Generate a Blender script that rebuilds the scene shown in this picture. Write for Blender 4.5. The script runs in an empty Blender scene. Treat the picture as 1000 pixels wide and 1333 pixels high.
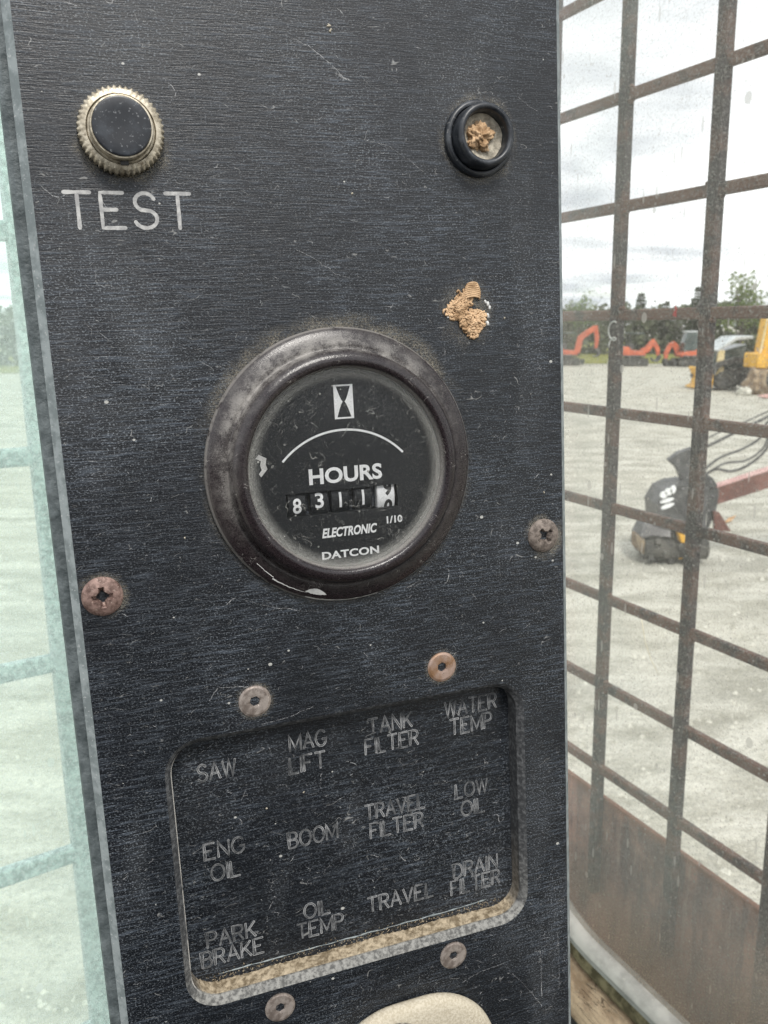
import bpy, bmesh, math, random
from mathutils import Vector, Matrix, noise as mnoise
R = math.radians
PI = math.pi
random.seed(7)
S = bpy.context.scene
COL = S.collection

# ------------------------------------------------------------------ camera, sky, sun, exposure
cam_d = bpy.data.cameras.new('camera')
cam = bpy.data.objects.new('camera', cam_d)
COL.objects.link(cam)
cam.location = (0, 0, 3.0)
cam.rotation_euler = (R(90 - 12.65), 0, 0)
cam_d.sensor_fit = 'HORIZONTAL'
cam_d.sensor_width = 36.0
cam_d.lens = 39.6
cam_d.clip_start = 0.01
cam_d.clip_end = 2000
cam_d.dof.use_dof = True
cam_d.dof.focus_distance = 0.186
cam_d.dof.aperture_fstop = 64
S.camera = cam

SUN_EL, SUN_AZ = R(52), R(163)          # azimuth from +Y, behind the viewpoint and a little right
world = bpy.data.worlds.new('World')
S.world = world
world.use_nodes = True
wt = world.node_tree
wt.nodes.clear()
def wn(t, **k):
    n = wt.nodes.new(t)
    for a, b in k.items(): setattr(n, a, b)
    return n
w_out = wn('ShaderNodeOutputWorld'); w_bg = wn('ShaderNodeBackground')
w_bg.inputs['Strength'].default_value = 0.1
w_sky = wn('ShaderNodeTexSky', sky_type='NISHITA', sun_disc=False)
w_sky.sun_elevation = SUN_EL; w_sky.sun_rotation = SUN_AZ
w_tc = wn('ShaderNodeTexCoord')
w_sep = wn('ShaderNodeSeparateXYZ')
wt.links.new(w_tc.outputs['Generated'], w_sep.inputs[0])
w_add = wn('ShaderNodeMath', operation='MAXIMUM'); w_add.inputs[1].default_value = 0.0
wt.links.new(w_sep.outputs['Z'], w_add.inputs[0])
w_add2 = wn('ShaderNodeMath', operation='ADD'); w_add2.inputs[1].default_value = 0.09
wt.links.new(w_add.outputs[0], w_add2.inputs[0])
w_dx = wn('ShaderNodeMath', operation='DIVIDE'); w_dy = wn('ShaderNodeMath', operation='DIVIDE')
wt.links.new(w_sep.outputs['X'], w_dx.inputs[0]); wt.links.new(w_add2.outputs[0], w_dx.inputs[1])
wt.links.new(w_sep.outputs['Y'], w_dy.inputs[0]); wt.links.new(w_add2.outputs[0], w_dy.inputs[1])
w_cmb = wn('ShaderNodeCombineXYZ')
wt.links.new(w_dx.outputs[0], w_cmb.inputs[0]); wt.links.new(w_dy.outputs[0], w_cmb.inputs[1])
w_n1 = wn('ShaderNodeTexNoise'); w_n1.inputs['Scale'].default_value = 0.85
w_n1.inputs['Detail'].default_value = 7; w_n1.inputs['Roughness'].default_value = 0.55
wt.links.new(w_cmb.outputs[0], w_n1.inputs['Vector'])
w_r1 = wn('ShaderNodeValToRGB')
w_r1.color_ramp.elements[0].position = 0.36; w_r1.color_ramp.elements[0].color = (4.3, 4.5, 4.85, 1)
w_r1.color_ramp.elements[1].position = 0.58; w_r1.color_ramp.elements[1].color = (8.6, 8.7, 8.8, 1)
wt.links.new(w_n1.outputs['Fac'], w_r1.inputs[0])
w_n2 = wn('ShaderNodeTexNoise'); w_n2.inputs['Scale'].default_value = 0.6; w_n2.inputs['Detail'].default_value = 5
w_off = wn('ShaderNodeVectorMath', operation='ADD'); w_off.inputs[1].default_value = (13.1, 4.7, 2.0)
wt.links.new(w_cmb.outputs[0], w_off.inputs[0]); wt.links.new(w_off.outputs[0], w_n2.inputs['Vector'])
w_r2 = wn('ShaderNodeValToRGB')
w_r2.color_ramp.elements[0].position = 0.30; w_r2.color_ramp.elements[0].color = (0.45, 0.45, 0.45, 1)
w_r2.color_ramp.elements[1].position = 0.42; w_r2.color_ramp.elements[1].color = (1, 1, 1, 1)
wt.links.new(w_n2.outputs['Fac'], w_r2.inputs[0])
w_mix = wn('ShaderNodeMixRGB')
wt.links.new(w_r2.outputs[0], w_mix.inputs[0]); wt.links.new(w_sky.outputs[0], w_mix.inputs[1]); wt.links.new(w_r1.outputs[0], w_mix.inputs[2])
wt.links.new(w_mix.outputs[0], w_bg.inputs['Color']); wt.links.new(w_bg.outputs[0], w_out.inputs[0])

sun_d = bpy.data.lights.new('sun', 'SUN')
sun_d.energy = 1.5; sun_d.angle = R(14); sun_d.color = (1.0, 0.96, 0.90)
sun = bpy.data.objects.new('sun', sun_d); COL.objects.link(sun)
sdir = Vector((math.sin(SUN_AZ) * math.cos(SUN_EL), math.cos(SUN_AZ) * math.cos(SUN_EL), math.sin(SUN_EL)))
sun.location = sdir * 30
sun.rotation_euler = sdir.to_track_quat('Z', 'Y').to_euler()
S.view_settings.view_transform = 'Standard'
S.view_settings.look = 'None'
S.view_settings.exposure = 1.0
S.view_settings.gamma = 1.0
S.view_settings.use_curve_mapping = False
S.render.engine = 'CYCLES'
S.cycles.max_bounces = 8
S.cycles.transparent_max_bounces = 12
S.cycles.use_denoising = True

# ------------------------------------------------------------------ node material helper
class NM:
    def __init__(s, name):
        s.m = bpy.data.materials.new(name); s.m.use_nodes = True
        s.t = s.m.node_tree; s.t.nodes.clear()
        s.out = s.t.nodes.new('ShaderNodeOutputMaterial')
        s._tc = None
    def n(s, t, **k):
        x = s.t.nodes.new(t)
        for a, b in k.items(): setattr(x, a, b)
        return x
    def put(s, sock, v):
        if isinstance(v, bpy.types.NodeSocket): s.t.links.new(v, sock)
        elif isinstance(v, (int, float)):
            try: sock.default_value = v
            except TypeError: sock.default_value = (v, v, v, 1)[:len(sock.default_value)]
        else:
            v = tuple(v)
            if len(sock.default_value) == 4 and len(v) == 3: v = v + (1,)
            sock.default_value = v
    def obj(s):
        if s._tc is None: s._tc = s.n('ShaderNodeTexCoord')
        return s._tc.outputs['Object']
    def mapped(s, scale=(1, 1, 1), rot=(0, 0, 0), loc=(0, 0, 0), src=None):
        m = s.n('ShaderNodeMapping'); s.put(m.inputs[0], src or s.obj())
        m.inputs['Scale'].default_value = scale; m.inputs['Rotation'].default_value = rot; m.inputs['Location'].default_value = loc
        return m.outputs[0]
    def noise(s, vec, scale=1.0, detail=2.0, rough=0.5, dist=0.0, col=False):
        x = s.n('ShaderNodeTexNoise'); s.put(x.inputs['Vector'], vec); x.inputs['Scale'].default_value = scale
        x.inputs['Detail'].default_value = detail; x.inputs['Roughness'].default_value = rough; x.inputs['Distortion'].default_value = dist
        return x.outputs['Color' if col else 'Fac']
    def voro(s, vec, scale=1.0, out='Distance', feature='F1'):
        x = s.n('ShaderNodeTexVoronoi', feature=feature); s.put(x.inputs['Vector'], vec); x.inputs['Scale'].default_value = scale
        return x
    def ramp(s, fac, stops, interp='LINEAR'):
        x = s.n('ShaderNodeValToRGB'); s.put(x.inputs[0], fac); cr = x.color_ramp; cr.interpolation = interp
        while len(cr.elements) < len(stops): cr.elements.new(0.5)
        for e, (p, c) in zip(cr.elements, stops):
            e.position = p; e.color = (c, c, c, 1) if isinstance(c, (int, float)) else tuple(c) + (1,)
        return x.outputs[0]
    def math(s, op, a, b=0.0, c=None, clamp=False):
        x = s.n('ShaderNodeMath', operation=op, use_clamp=clamp); s.put(x.inputs[0], a); s.put(x.inputs[1], b)
        if c is not None: s.put(x.inputs[2], c)
        return x.outputs[0]
    def mix(s, f, a, b, blend='MIX'):
        x = s.n('ShaderNodeMixRGB', blend_type=blend); s.put(x.inputs[0], f); s.put(x.inputs[1], a); s.put(x.inputs[2], b)
        return x.outputs[0]
    def bump(s, h, strength=0.3, dist=0.001, normal=None):
        x = s.n('ShaderNodeBump'); s.put(x.inputs['Height'], h); x.inputs['Strength'].default_value = strength; x.inputs['Distance'].default_value = dist
        if normal is not None: s.put(x.inputs['Normal'], normal)
        return x.outputs[0]
    def bsdf(s, color, rough=0.5, metal=0.0, normal=None, spec=0.5, **kw):
        x = s.n('ShaderNodeBsdfPrincipled'); s.put(x.inputs['Base Color'], color); s.put(x.inputs['Roughness'], rough); s.put(x.inputs['Metallic'], metal)
        s.put(x.inputs['Specular IOR Level'], spec)
        if normal is not None: s.put(x.inputs['Normal'], normal)
        for k, v in kw.items(): s.put(x.inputs[k], v)
        return x.outputs[0]
    def done(s, sh):
        s.t.links.new(sh, s.out.inputs['Surface']); return s.m
    def sep(s, vec=None):
        x = s.n('ShaderNodeSeparateXYZ'); s.put(x.inputs[0], vec or s.obj()); return x.outputs

def ramp1(m, v, lo, hi, clamp=True):
    """0..1 between lo and hi"""
    x = m.n('ShaderNodeMapRange'); m.put(x.inputs['Value'], v); x.inputs['From Min'].default_value = lo; x.inputs['From Max'].default_value = hi
    x.interpolation_type = 'SMOOTHSTEP'
    return x.outputs[0]

# ------------------------------------------------------------------ mesh helpers
class MB:
    def __init__(s): s.v = []; s.f = []
    def add(s, vs, fs):
        o = len(s.v); s.v += [tuple(x) for x in vs]; s.f += [tuple(i + o for i in f) for f in fs]; return s
    def box(s, a, b, M=None):
        x0, y0, z0 = a; x1, y1, z1 = b
        vs = [Vector(p) for p in ((x0,y0,z0),(x1,y0,z0),(x1,y1,z0),(x0,y1,z0),(x0,y0,z1),(x1,y0,z1),(x1,y1,z1),(x0,y1,z1))]
        if M: vs = [M @ p for p in vs]
        return s.add(vs, [(3,2,1,0),(4,5,6,7),(0,1,5,4),(1,2,6,5),(2,3,7,6),(3,0,4,7)])
    def prism(s, poly, d0, d1, axis='z', M=None):
        n = len(poly)
        def P(p, d):
            q = Vector((p[0], p[1], d)) if axis == 'z' else Vector((p[0], d, p[1])) if axis == 'y' else Vector((d, p[0], p[1]))
            return M @ q if M else q
        vs = [P(p, d0) for p in poly] + [P(p, d1) for p in poly]
        fs = [tuple(range(n))[::-1], tuple(range(n, 2 * n))] + [(i, (i + 1) % n, n + (i + 1) % n, n + i) for i in range(n)]
        return s.add(vs, fs)
    def lathe(s, prof, n=48, c=(0, 0), close=True, M=None, wob=None):
        vs = []; fs = []; k = len(prof)
        for i in range(n):
            a = 2 * PI * i / n
            for r, z in prof:
                rr = r if wob is None else wob(a, r, z)
                q = Vector((c[0] + rr * math.cos(a), c[1] + rr * math.sin(a), z)); vs.append(M @ q if M else q)
        for i in range(n):
            j = (i + 1) % n
            for q in range(k - 1): fs.append((i * k + q, j * k + q, j * k + q + 1, i * k + q + 1))
        if close:
            if prof[0][0] > 1e-9: fs.append(tuple(i * k for i in range(n))[::-1])
            if prof[-1][0] > 1e-9: fs.append(tuple(i * k + k - 1 for i in range(n)))
        return s.add(vs, fs)
    def tube(s, path, r, n=8, caps=True, rfun=None):
        pts = [Vector(p) for p in path]; vs = []; fs = []; up = None
        for i, p in enumerate(pts):
            t = (pts[min(i + 1, len(pts) - 1)] - pts[max(i - 1, 0)]).normalized()
            if up is None:
                up = t.cross(Vector((0, 0, 1)) if abs(t.z) < 0.9 else Vector((1, 0, 0))).normalized()
            else:
                up = (up - t * up.dot(t)).normalized()
            b = t.cross(up); rr = r if rfun is None else r * rfun(i / (len(pts) - 1))
            for k in range(n):
                a = 2 * PI * k / n; vs.append(p + (up * math.cos(a) + b * math.sin(a)) * rr)
        for i in range(len(pts) - 1):
            for k in range(n):
                j = (k + 1) % n; fs.append((i * n + k, i * n + j, (i + 1) * n + j, (i + 1) * n + k))
        if caps: fs.append(tuple(range(n))[::-1]); fs.append(tuple(range((len(pts) - 1) * n, len(pts) * n)))
        return s.add(vs, fs)
    def ribbon(s, path, w, z, wfun=None):
        pts = [Vector((p[0], p[1], 0)) for p in path]; vs = []; fs = []; n = len(pts)
        for i, p in enumerate(pts):
            t = (pts[min(i + 1, n - 1)] - pts[max(i - 1, 0)])
            if t.length < 1e-12: t = Vector((1, 0, 0))
            t.normalize(); q = Vector((-t.y, t.x, 0)); ww = w / 2 * (wfun(i / (n - 1)) if wfun else 1)
            vs += [(p.x + q.x * ww, p.y + q.y * ww, z), (p.x - q.x * ww, p.y - q.y * ww, z)]
        for i in range(n - 1): fs.append((2 * i + 1, 2 * i + 3, 2 * i + 2, 2 * i))
        return s.add(vs, fs)
    def build(s, name, mat, parent=None, smooth=False, scale=1.0, bevel=0, M=None, auto=None):
        me = bpy.data.meshes.new(name)
        me.from_pydata([(x * scale, y * scale, z * scale) for x, y, z in s.v], [], s.f); me.update()
        bm = bmesh.new(); bm.from_mesh(me); bmesh.ops.recalc_face_normals(bm, faces=bm.faces); bm.to_mesh(me); bm.free()
        o = bpy.data.objects.new(name, me); COL.objects.link(o)
        if isinstance(mat, (list, tuple)):
            for m in mat: me.materials.append(m)
        else: me.materials.append(mat)
        if parent: o.parent = parent
        if M is not None: o.matrix_local = M
        if smooth or auto:
            me.polygons.foreach_set('use_smooth', [True] * len(me.polygons))
            if auto:
                me.set_sharp_from_angle(angle=R(auto))
        if bevel:
            b = o.modifiers.new('bevel', 'BEVEL'); b.width = bevel; b.segments = 2; b.limit_method = 'ANGLE'; b.angle_limit = R(35)
        return o

def thing(name, label, cat, M=None, loc=None, group=None, rz=0):
    o = bpy.data.objects.new(name, None); COL.objects.link(o); o.empty_display_size = 0.05
    if M is not None: o.matrix_world = M
    if loc is not None: o.location = loc; o.rotation_euler = (0, 0, rz)
    o['label'] = label; o['category'] = cat
    if group: o['group'] = group
    return o
def tag(o, label, cat, group=None):
    o['label'] = label; o['category'] = cat
    if group: o['group'] = group
    return o
def struct(o): o['kind'] = 'structure'; return o
def stuff(o): o['kind'] = 'stuff'; return o

def frame(o, u, v):
    u = Vector(u).normalized(); v = Vector(v); v = (v - u * v.dot(u)).normalized(); n = u.cross(v)
    return Matrix(((u.x, v.x, n.x, o[0]), (u.y, v.y, n.y, o[1]), (u.z, v.z, n.z, o[2]), (0, 0, 0, 1)))
MM = 0.001

# frames measured from the place: control panel, right-hand window grille, front window grille
M_PANEL = frame((-0.00921, 0.18335, 2.96909), (0.94378, 0.32906, 0.03154), (-0.04898, 0.04485, 0.99779))
M_SIDE = frame((0.1154, 0.6347, 3.2021), (0.4458, -0.8951, 0.0078), (-0.0171, 0.0002, 0.9999))
FV = (-0.04898, 0.04485, 0.99779)
M_FRONT = frame((-0.175, 0.415, 2.90), (0.819, 0.574, 0.0), FV)

# ------------------------------------------------------------------ materials
def m_panel(name, grain=1.0):
    m = NM(name)
    wob = m.noise(m.mapped((26, 26, 26)), 1.0, 3, 0.55)
    x, y, z = m.sep()
    cv = m.n('ShaderNodeCombineXYZ'); m.put(cv.inputs[0], x); m.put(cv.inputs[1], m.math('MULTIPLY_ADD', wob, 0.0018, y)); m.put(cv.inputs[2], z)
    g = m.noise(m.mapped((120, 1750, 300), src=cv.outputs[0]), 1.0, 3, 0.6, 0.5)
    g2 = m.noise(m.mapped((260, 4600, 300), src=cv.outputs[0]), 1.0, 2, 0.5, 0.3)
    line = m.math('ADD', m.math('MULTIPLY', g, 0.55), m.math('MULTIPLY', g2, 0.45))
    lm = ramp1(m, line, 0.48, 0.64)
    big = m.noise(m.mapped((22, 22, 22)), 1.0, 5, 0.65)
    bigm = ramp1(m, big, 0.35, 0.68)
    smear = m.noise(m.mapped((34, 15, 20), rot=(0, 0, R(35)), loc=(3, 8, 1)), 1.0, 5, 0.6, 0.8)
    sm = ramp1(m, smear, 0.50, 0.72)
    fine = m.noise(m.mapped((2300, 3000, 3000)), 1.0, 2, 0.65)
    fm = ramp1(m, fine, 0.54, 0.66)
    amt = m.math('MULTIPLY', lm, m.math('MULTIPLY_ADD', bigm, 0.75, 0.22))
    col = m.mix(amt, (0.0024, 0.0038, 0.0064), (0.054, 0.068, 0.088))
    dust = m.math('ADD', m.math('MULTIPLY_ADD', bigm, 0.34, 0.14), m.math('MULTIPLY', sm, 0.22))
    col = m.mix(m.math('MULTIPLY', fm, dust), col, (0.25, 0.28, 0.31))
    col = m.mix(m.math('MULTIPLY', sm, 0.10), col, (0.12, 0.125, 0.13))
    # hair-line scuffs that wander across the face
    def scuff(sc, seed, width, cover, dist):
        q = m.noise(m.mapped((sc, sc * 1.7, sc), loc=(seed, seed * 1.7, seed)), 1.0, 1.5, 0.5, dist)
        l = m.math('SUBTRACT', 1.0, m.math('DIVIDE', m.math('ABSOLUTE', m.math('SUBTRACT', q, 0.5)), width), clamp=True)
        k = m.noise(m.mapped((sc * 1.3, sc * 2.6, sc), loc=(seed * 3, seed, 5)), 1.0, 2, 0.6)
        return m.math('MULTIPLY', l, ramp1(m, k, cover, cover + 0.06))
    s1 = scuff(120, 3.3, 0.008, 0.60, 1.2)
    s2 = scuff(310, 9.1, 0.018, 0.62, 1.8)
    sc = m.math('MAXIMUM', s1, m.math('MULTIPLY', s2, 0.8))
    col = m.mix(m.math('MULTIPLY', sc, 0.62), col, (0.36, 0.36, 0.35))
    v = m.voro(m.mapped((210, 260, 210)), 1.0)
    sp = m.math('LESS_THAN', v.outputs['Distance'], m.math('MULTIPLY', m.math('POWER', m.sep(v.outputs['Color'])[0], 5.0), 0.10))
    col = m.mix(m.math('MULTIPLY', sp, 0.75), col, (0.5, 0.5, 0.47))
    h = m.math('ADD', m.math('MULTIPLY', line, 1.0), m.math('MULTIPLY', fine, 0.35))
    nb = m.bump(h, 0.55 * grain, 0.00025)
    rough = m.math('MULTIPLY_ADD', lm, 0.14, 0.40)
    rough = m.math('ADD', rough, m.math('MULTIPLY', sm, 0.10))
    return m.done(m.bsdf(col, rough, 0, nb, 0.52))
MAT_PANEL = m_panel('black_brushed_laminate')

def m_simple(name, c1, c2, rough=0.5, metal=0.0, scale=60, detail=5, lo=0.4, hi=0.62, bump=0.15, bd=0.0005, spec=0.5, stretch=(1, 1, 1), speck=None, speck_scale=900, speck_lo=0.62):
    m = NM(name)
    q = m.noise(m.mapped(tuple(scale * s for s in stretch)), 1.0, detail, 0.6)
    col = m.mix(ramp1(m, q, lo, hi), c1, c2)
    if speck is not None:
        f = m.noise(m.mapped((speck_scale,) * 3), 1.0, 2, 0.6)
        col = m.mix(m.math('MULTIPLY', ramp1(m, f, speck_lo, speck_lo + 0.12), 0.7), col, speck)
    nb = m.bump(q, bump, bd)
    return m.done(m.bsdf(col, rough, metal, nb, spec))

MAT_CHAMFER = m_simple('scuffed_grey_laminate_edge', (0.135, 0.16, 0.165), (0.235, 0.265, 0.272), 0.55, 0, 300, 4, bump=0.2, bd=0.0002, speck=(0.45, 0.46, 0.46), speck_scale=1500)
MAT_RECESS = None
def m_recess():
    # routed edge of the opening: dusty grey bevel, tan grit on the lower ledge
    m = NM('routed_recess_edge')
    x, y, z = m.sep()
    low = ramp1(m, y, -0.1165, -0.1195)
    deep = ramp1(m, z, -0.0016, -0.0026)
    q = m.noise(m.mapped((900, 900, 900)), 1.0, 4, 0.65)
    p = m.noise(m.mapped((150, 150, 150)), 1.0, 4, 0.6)
    base = m.mix(ramp1(m, q, 0.42, 0.66), (0.035, 0.037, 0.040), (0.10, 0.104, 0.108))
    dustg = m.mix(ramp1(m, q, 0.36, 0.62), (0.075, 0.075, 0.072), (0.245, 0.243, 0.228))
    tan = m.mix(ramp1(m, q, 0.35, 0.65), (0.17, 0.135, 0.09), (0.38, 0.32, 0.235))
    side = m.math('MULTIPLY', ramp1(m, y, -0.096, -0.120), 0.42)
    low = m.math('MAXIMUM', low, side)
    d = m.mix(deep, dustg, tan)
    col = m.mix(m.math('MULTIPLY', low, ramp1(m, p, 0.22, 0.42)), base, d)
    # pale line where the bevel turns into the wall on the left side
    edge = m.math('MULTIPLY', ramp1(m, m.math('ABSOLUTE', m.math('ADD', z, 0.0016)), 0.00030, 0.00010), ramp1(m, x, -0.0405, -0.0420))
    col = m.mix(m.math('MULTIPLY', edge, ramp1(m, p, 0.3, 0.5)), col, (0.55, 0.53, 0.49))
    return m.done(m.bsdf(col, 0.7, 0, m.bump(q, 0.3, 0.0003), 0.35))
MAT_RECESS = m_recess()
MAT_GRIT = m_simple('tan_grit', (0.16, 0.125, 0.08), (0.42, 0.35, 0.25), 0.95, 0, 700, 5, 0.35, 0.62, 0.8, 0.0006, 0.2)
MAT_ENGRAVE = m_simple('engraved_pale_groove', (0.30, 0.30, 0.30), (0.46, 0.46, 0.45), 0.7, 0, 500, 3, bump=0.1, spec=0.3)
def m_engr2():
    m = NM('engraved_lit_outline')  # pale tone stands in for light on the groove edges
    q = m.noise(m.mapped((260, 260, 260)), 1.0, 4, 0.6)
    f = m.noise(m.mapped((2500, 2500, 2500)), 1.0, 2, 0.6)
    col = m.mix(ramp1(m, q, 0.36, 0.60), (0.07, 0.073, 0.076), (0.34, 0.345, 0.35))
    col = m.mix(m.math('MULTIPLY', ramp1(m, f, 0.5, 0.7), 0.4), col, (0.04, 0.042, 0.045))
    return m.done(m.bsdf(col, 0.7, 0, None, 0.3))
MAT_ENGRAVE2 = m_engr2()
MAT_GROOVE = m_simple('dull_engraved_groove', (0.03, 0.033, 0.036), (0.13, 0.134, 0.138), 0.8, 0, 700, 4, 0.35, 0.65, 0.2, 0.0002, 0.3)
def m_scratch():
    m = NM('pale_scratch')
    q = m.noise(m.mapped((90, 90, 90)), 1.0, 3, 0.6)
    f = m.noise(m.mapped((1500, 1500, 1500)), 1.0, 2, 0.6)
    a = m.math('MULTIPLY', ramp1(m, f, 0.34, 0.58), m.math('MULTIPLY_ADD', ramp1(m, q, 0.35, 0.65), 0.70, 0.18))
    tr = m.n('ShaderNodeBsdfTransparent'); df = m.n('ShaderNodeBsdfDiffuse'); df.inputs[0].default_value = (0.42, 0.425, 0.43, 1)
    x = m.n('ShaderNodeMixShader'); m.put(x.inputs[0], a); m.put(x.inputs[1], tr.outputs[0]); m.put(x.inputs[2], df.outputs[0])
    return m.done(x.outputs[0])
MAT_SCRATCH = m_scratch()
MAT_HOUSING = m_simple('dark_crackle_paint', (0.060, 0.074, 0.078), (0.13, 0.152, 0.158), 0.55, 0, 260, 5, 0.34, 0.68, 0.7, 0.0012, 0.4)

def m_bezel():
    m = NM('dusty_black_bezel')
    x, y, z = m.sep()
    r = m.math('SQRT', m.math('ADD', m.math('MULTIPLY', x, x), m.math('MULTIPLY', y, y)))
    q = m.noise(m.mapped((3600, 3600, 3600)), 1.0, 4, 0.65)
    p = m.noise(m.mapped((230, 230, 230)), 1.0, 7, 0.7)
    col = m.mix(ramp1(m, q, 0.4, 0.7), (0.009, 0.0065, 0.0078), (0.028, 0.020, 0.023))
    crease = m.math('SUBTRACT', 1.0, m.math('DIVIDE', m.math('ABSOLUTE', m.math('SUBTRACT', r, 0.0258)), 0.0030), clamp=True)
    up = ramp1(m, m.math('MULTIPLY_ADD', x, -0.45, y), -0.008, 0.024)       # grime settled over the upper half
    d = m.math('MULTIPLY', m.math('MULTIPLY_ADD', up, 0.90, 0.12), m.math('MULTIPLY_ADD', crease, 0.78, 0.20))
    d = m.math('MULTIPLY', d, ramp1(m, m.math('ADD', m.math('MULTIPLY', q, 0.45), m.math('MULTIPLY', p, 0.55)), 0.30, 0.62))
    d = m.math('MULTIPLY', d, m.math('MULTIPLY_ADD', ramp1(m, r, 0.0246, 0.0254), 0.75, 0.25))
    rim = m.math('MULTIPLY', ramp1(m, r, 0.0220, 0.0215), 1.0)
    d = m.math('MAXIMUM', m.math('MULTIPLY', d, m.math('MULTIPLY_ADD', ramp1(m, p, 0.35, 0.62), 0.45, 0.22)), m.math('MULTIPLY', rim, m.math('MULTIPLY_ADD', ramp1(m, q, 0.3, 0.6), 0.40, 0.15)))
    edge = m.math('MULTIPLY', ramp1(m, r, 0.0294, 0.0299), ramp1(m, p, 0.34, 0.5))
    d = m.math('MAXIMUM', d, m.math('MULTIPLY', edge, 0.40))
    sc = m.noise(m.mapped((420, 420, 420)), 1.0, 1, 0.5, 2.0)
    sl = m.math('SUBTRACT', 1.0, m.math('DIVIDE', m.math('ABSOLUTE', m.math('SUBTRACT', sc, 0.5)), 0.014), clamp=True)
    k = ramp1(m, m.noise(m.mapped((300, 300, 300), loc=(4, 2, 1))), 0.58, 0.64)
    d = m.math('MAXIMUM', d, m.math('MULTIPLY', m.math('MULTIPLY', sl, k), 0.5))
    col = m.mix(d, col, (0.46, 0.44, 0.41))
    rough = m.math('MULTIPLY_ADD', d, 0.5, 0.19)
    return m.done(m.bsdf(col, rough, 0, m.bump(q, 0.25, 0.0002), 0.5))
MAT_BEZEL = m_bezel()
def m_dial():
    m = NM('black_dial_face')
    q = m.noise(m.mapped((2600, 2600, 2600)), 1.0, 2, 0.6)
    col = m.mix(ramp1(m, q, 0.55, 0.75), (0.010, 0.012, 0.014), (0.05, 0.053, 0.055))
    return m.done(m.bsdf(col, 0.55, 0, None, 0.4))
MAT_DIAL = m_dial()
MAT_WHITE = m_simple('white_print', (0.78, 0.79, 0.79), (0.86, 0.87, 0.87), 0.6, 0, 600, 3, bump=0.0, spec=0.2)
MAT_GREYWHITE = m_simple('greyed_white_plastic', (0.52, 0.52, 0.51), (0.68, 0.68, 0.66), 0.6, 0, 400, 3, bump=0.0, spec=0.3)
MAT_BLACKINK = m_simple('black_numeral', (0.012, 0.012, 0.012), (0.03, 0.03, 0.03), 0.6, bump=0.0)
def m_lens():
    m = NM('dusty_clear_lens')
    x, y, z = m.sep()
    r = m.math('SQRT', m.math('ADD', m.math('MULTIPLY', x, x), m.math('MULTIPLY', y, y)))
    f = m.noise(m.mapped((2700, 2700, 2700)), 1.0, 2, 0.6)
    b = m.noise(m.mapped((60, 60, 60)), 1.0, 4, 0.6)
    d = m.math('MULTIPLY', ramp1(m, f, 0.56, 0.74), m.math('MULTIPLY_ADD', ramp1(m, b, 0.3, 0.7), 0.15, 0.04))
    rim = m.math('MULTIPLY', ramp1(m, r, 0.0185, 0.0218), m.math('MULTIPLY_ADD', ramp1(m, f, 0.4, 0.65), 0.30, 0.16))
    d = m.math('MAXIMUM', d, rim)
    def hair(sc_, seed, w_, cov):
        sc = m.noise(m.mapped((sc_, sc_, sc_), loc=(seed, seed, 0)), 1.0, 1, 0.5, 1.5)
        sl = m.math('SUBTRACT', 1.0, m.math('DIVIDE', m.math('ABSOLUTE', m.math('SUBTRACT', sc, 0.5)), w_), clamp=True)
        return m.math('MULTIPLY', sl, ramp1(m, m.noise(m.mapped((sc_ * 1.2,) * 3, loc=(seed, 8, 3)), 1.0, 2), cov, cov + 0.05))
    d = m.math('MAXIMUM', d, m.math('MULTIPLY', hair(190, 2.2, 0.012, 0.58), 0.45))
    d = m.math('MAXIMUM', d, m.math('MULTIPLY', hair(400, 5.2, 0.02, 0.60), 0.32))
    v = m.voro(m.mapped((420, 420, 420)), 1.0)
    sp = m.math('LESS_THAN', v.outputs['Distance'], m.math('MULTIPLY', m.math('POWER', m.sep(v.outputs['Color'])[0], 4.0), 0.14))
    d = m.math('MAXIMUM', d, m.math('MULTIPLY', sp, 0.6))
    tr = m.n('ShaderNodeBsdfTransparent'); gl = m.n('ShaderNodeBsdfGlossy'); gl.inputs['Roughness'].default_value = 0.22
    fr = m.n('ShaderNodeFresnel'); fr.inputs[0].default_value = 1.45
    a = m.n('ShaderNodeMixShader'); m.put(a.inputs[0], m.math('MULTIPLY', fr.outputs[0], 0.55)); m.put(a.inputs[1], tr.outputs[0]); m.put(a.inputs[2], gl.outputs[0])
    df = m.n('ShaderNodeBsdfDiffuse'); df.inputs[0].default_value = (0.46, 0.46, 0.43, 1)
    c = m.n('ShaderNodeMixShader'); m.put(c.inputs[0], d); m.put(c.inputs[1], a.outputs[0]); m.put(c.inputs[2], df.outputs[0])
    return m.done(c.outputs[0])
MAT_LENS = m_lens()
MAT_BRASS = m_simple('tarnished_nickel_knurl', (0.27, 0.235, 0.175), (0.54, 0.49, 0.39), 0.45, 0.55, 700, 4, 0.35, 0.65, 0.3, 0.0002, speck=(0.16, 0.12, 0.08), speck_scale=1100)
MAT_CAP = m_simple('worn_black_button', (0.006, 0.008, 0.012), (0.035, 0.042, 0.052), 0.34, 0, 260, 5, 0.40, 0.75, 0.15, 0.0002, speck=(0.20, 0.21, 0.22), speck_scale=1500, speck_lo=0.60)
MAT_PLASTIC = m_simple('dusty_black_plastic', (0.012, 0.015, 0.020), (0.05, 0.056, 0.065), 0.38, 0, 350, 5, 0.42, 0.75, 0.15, 0.0002, speck=(0.26, 0.26, 0.25), speck_scale=1200, speck_lo=0.63)
MAT_MUD = m_simple('dried_tan_mud', (0.30, 0.19, 0.105), (0.60, 0.42, 0.26), 0.95, 0, 420, 5, 0.32, 0.62, 0.8, 0.0006, 0.15)
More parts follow.
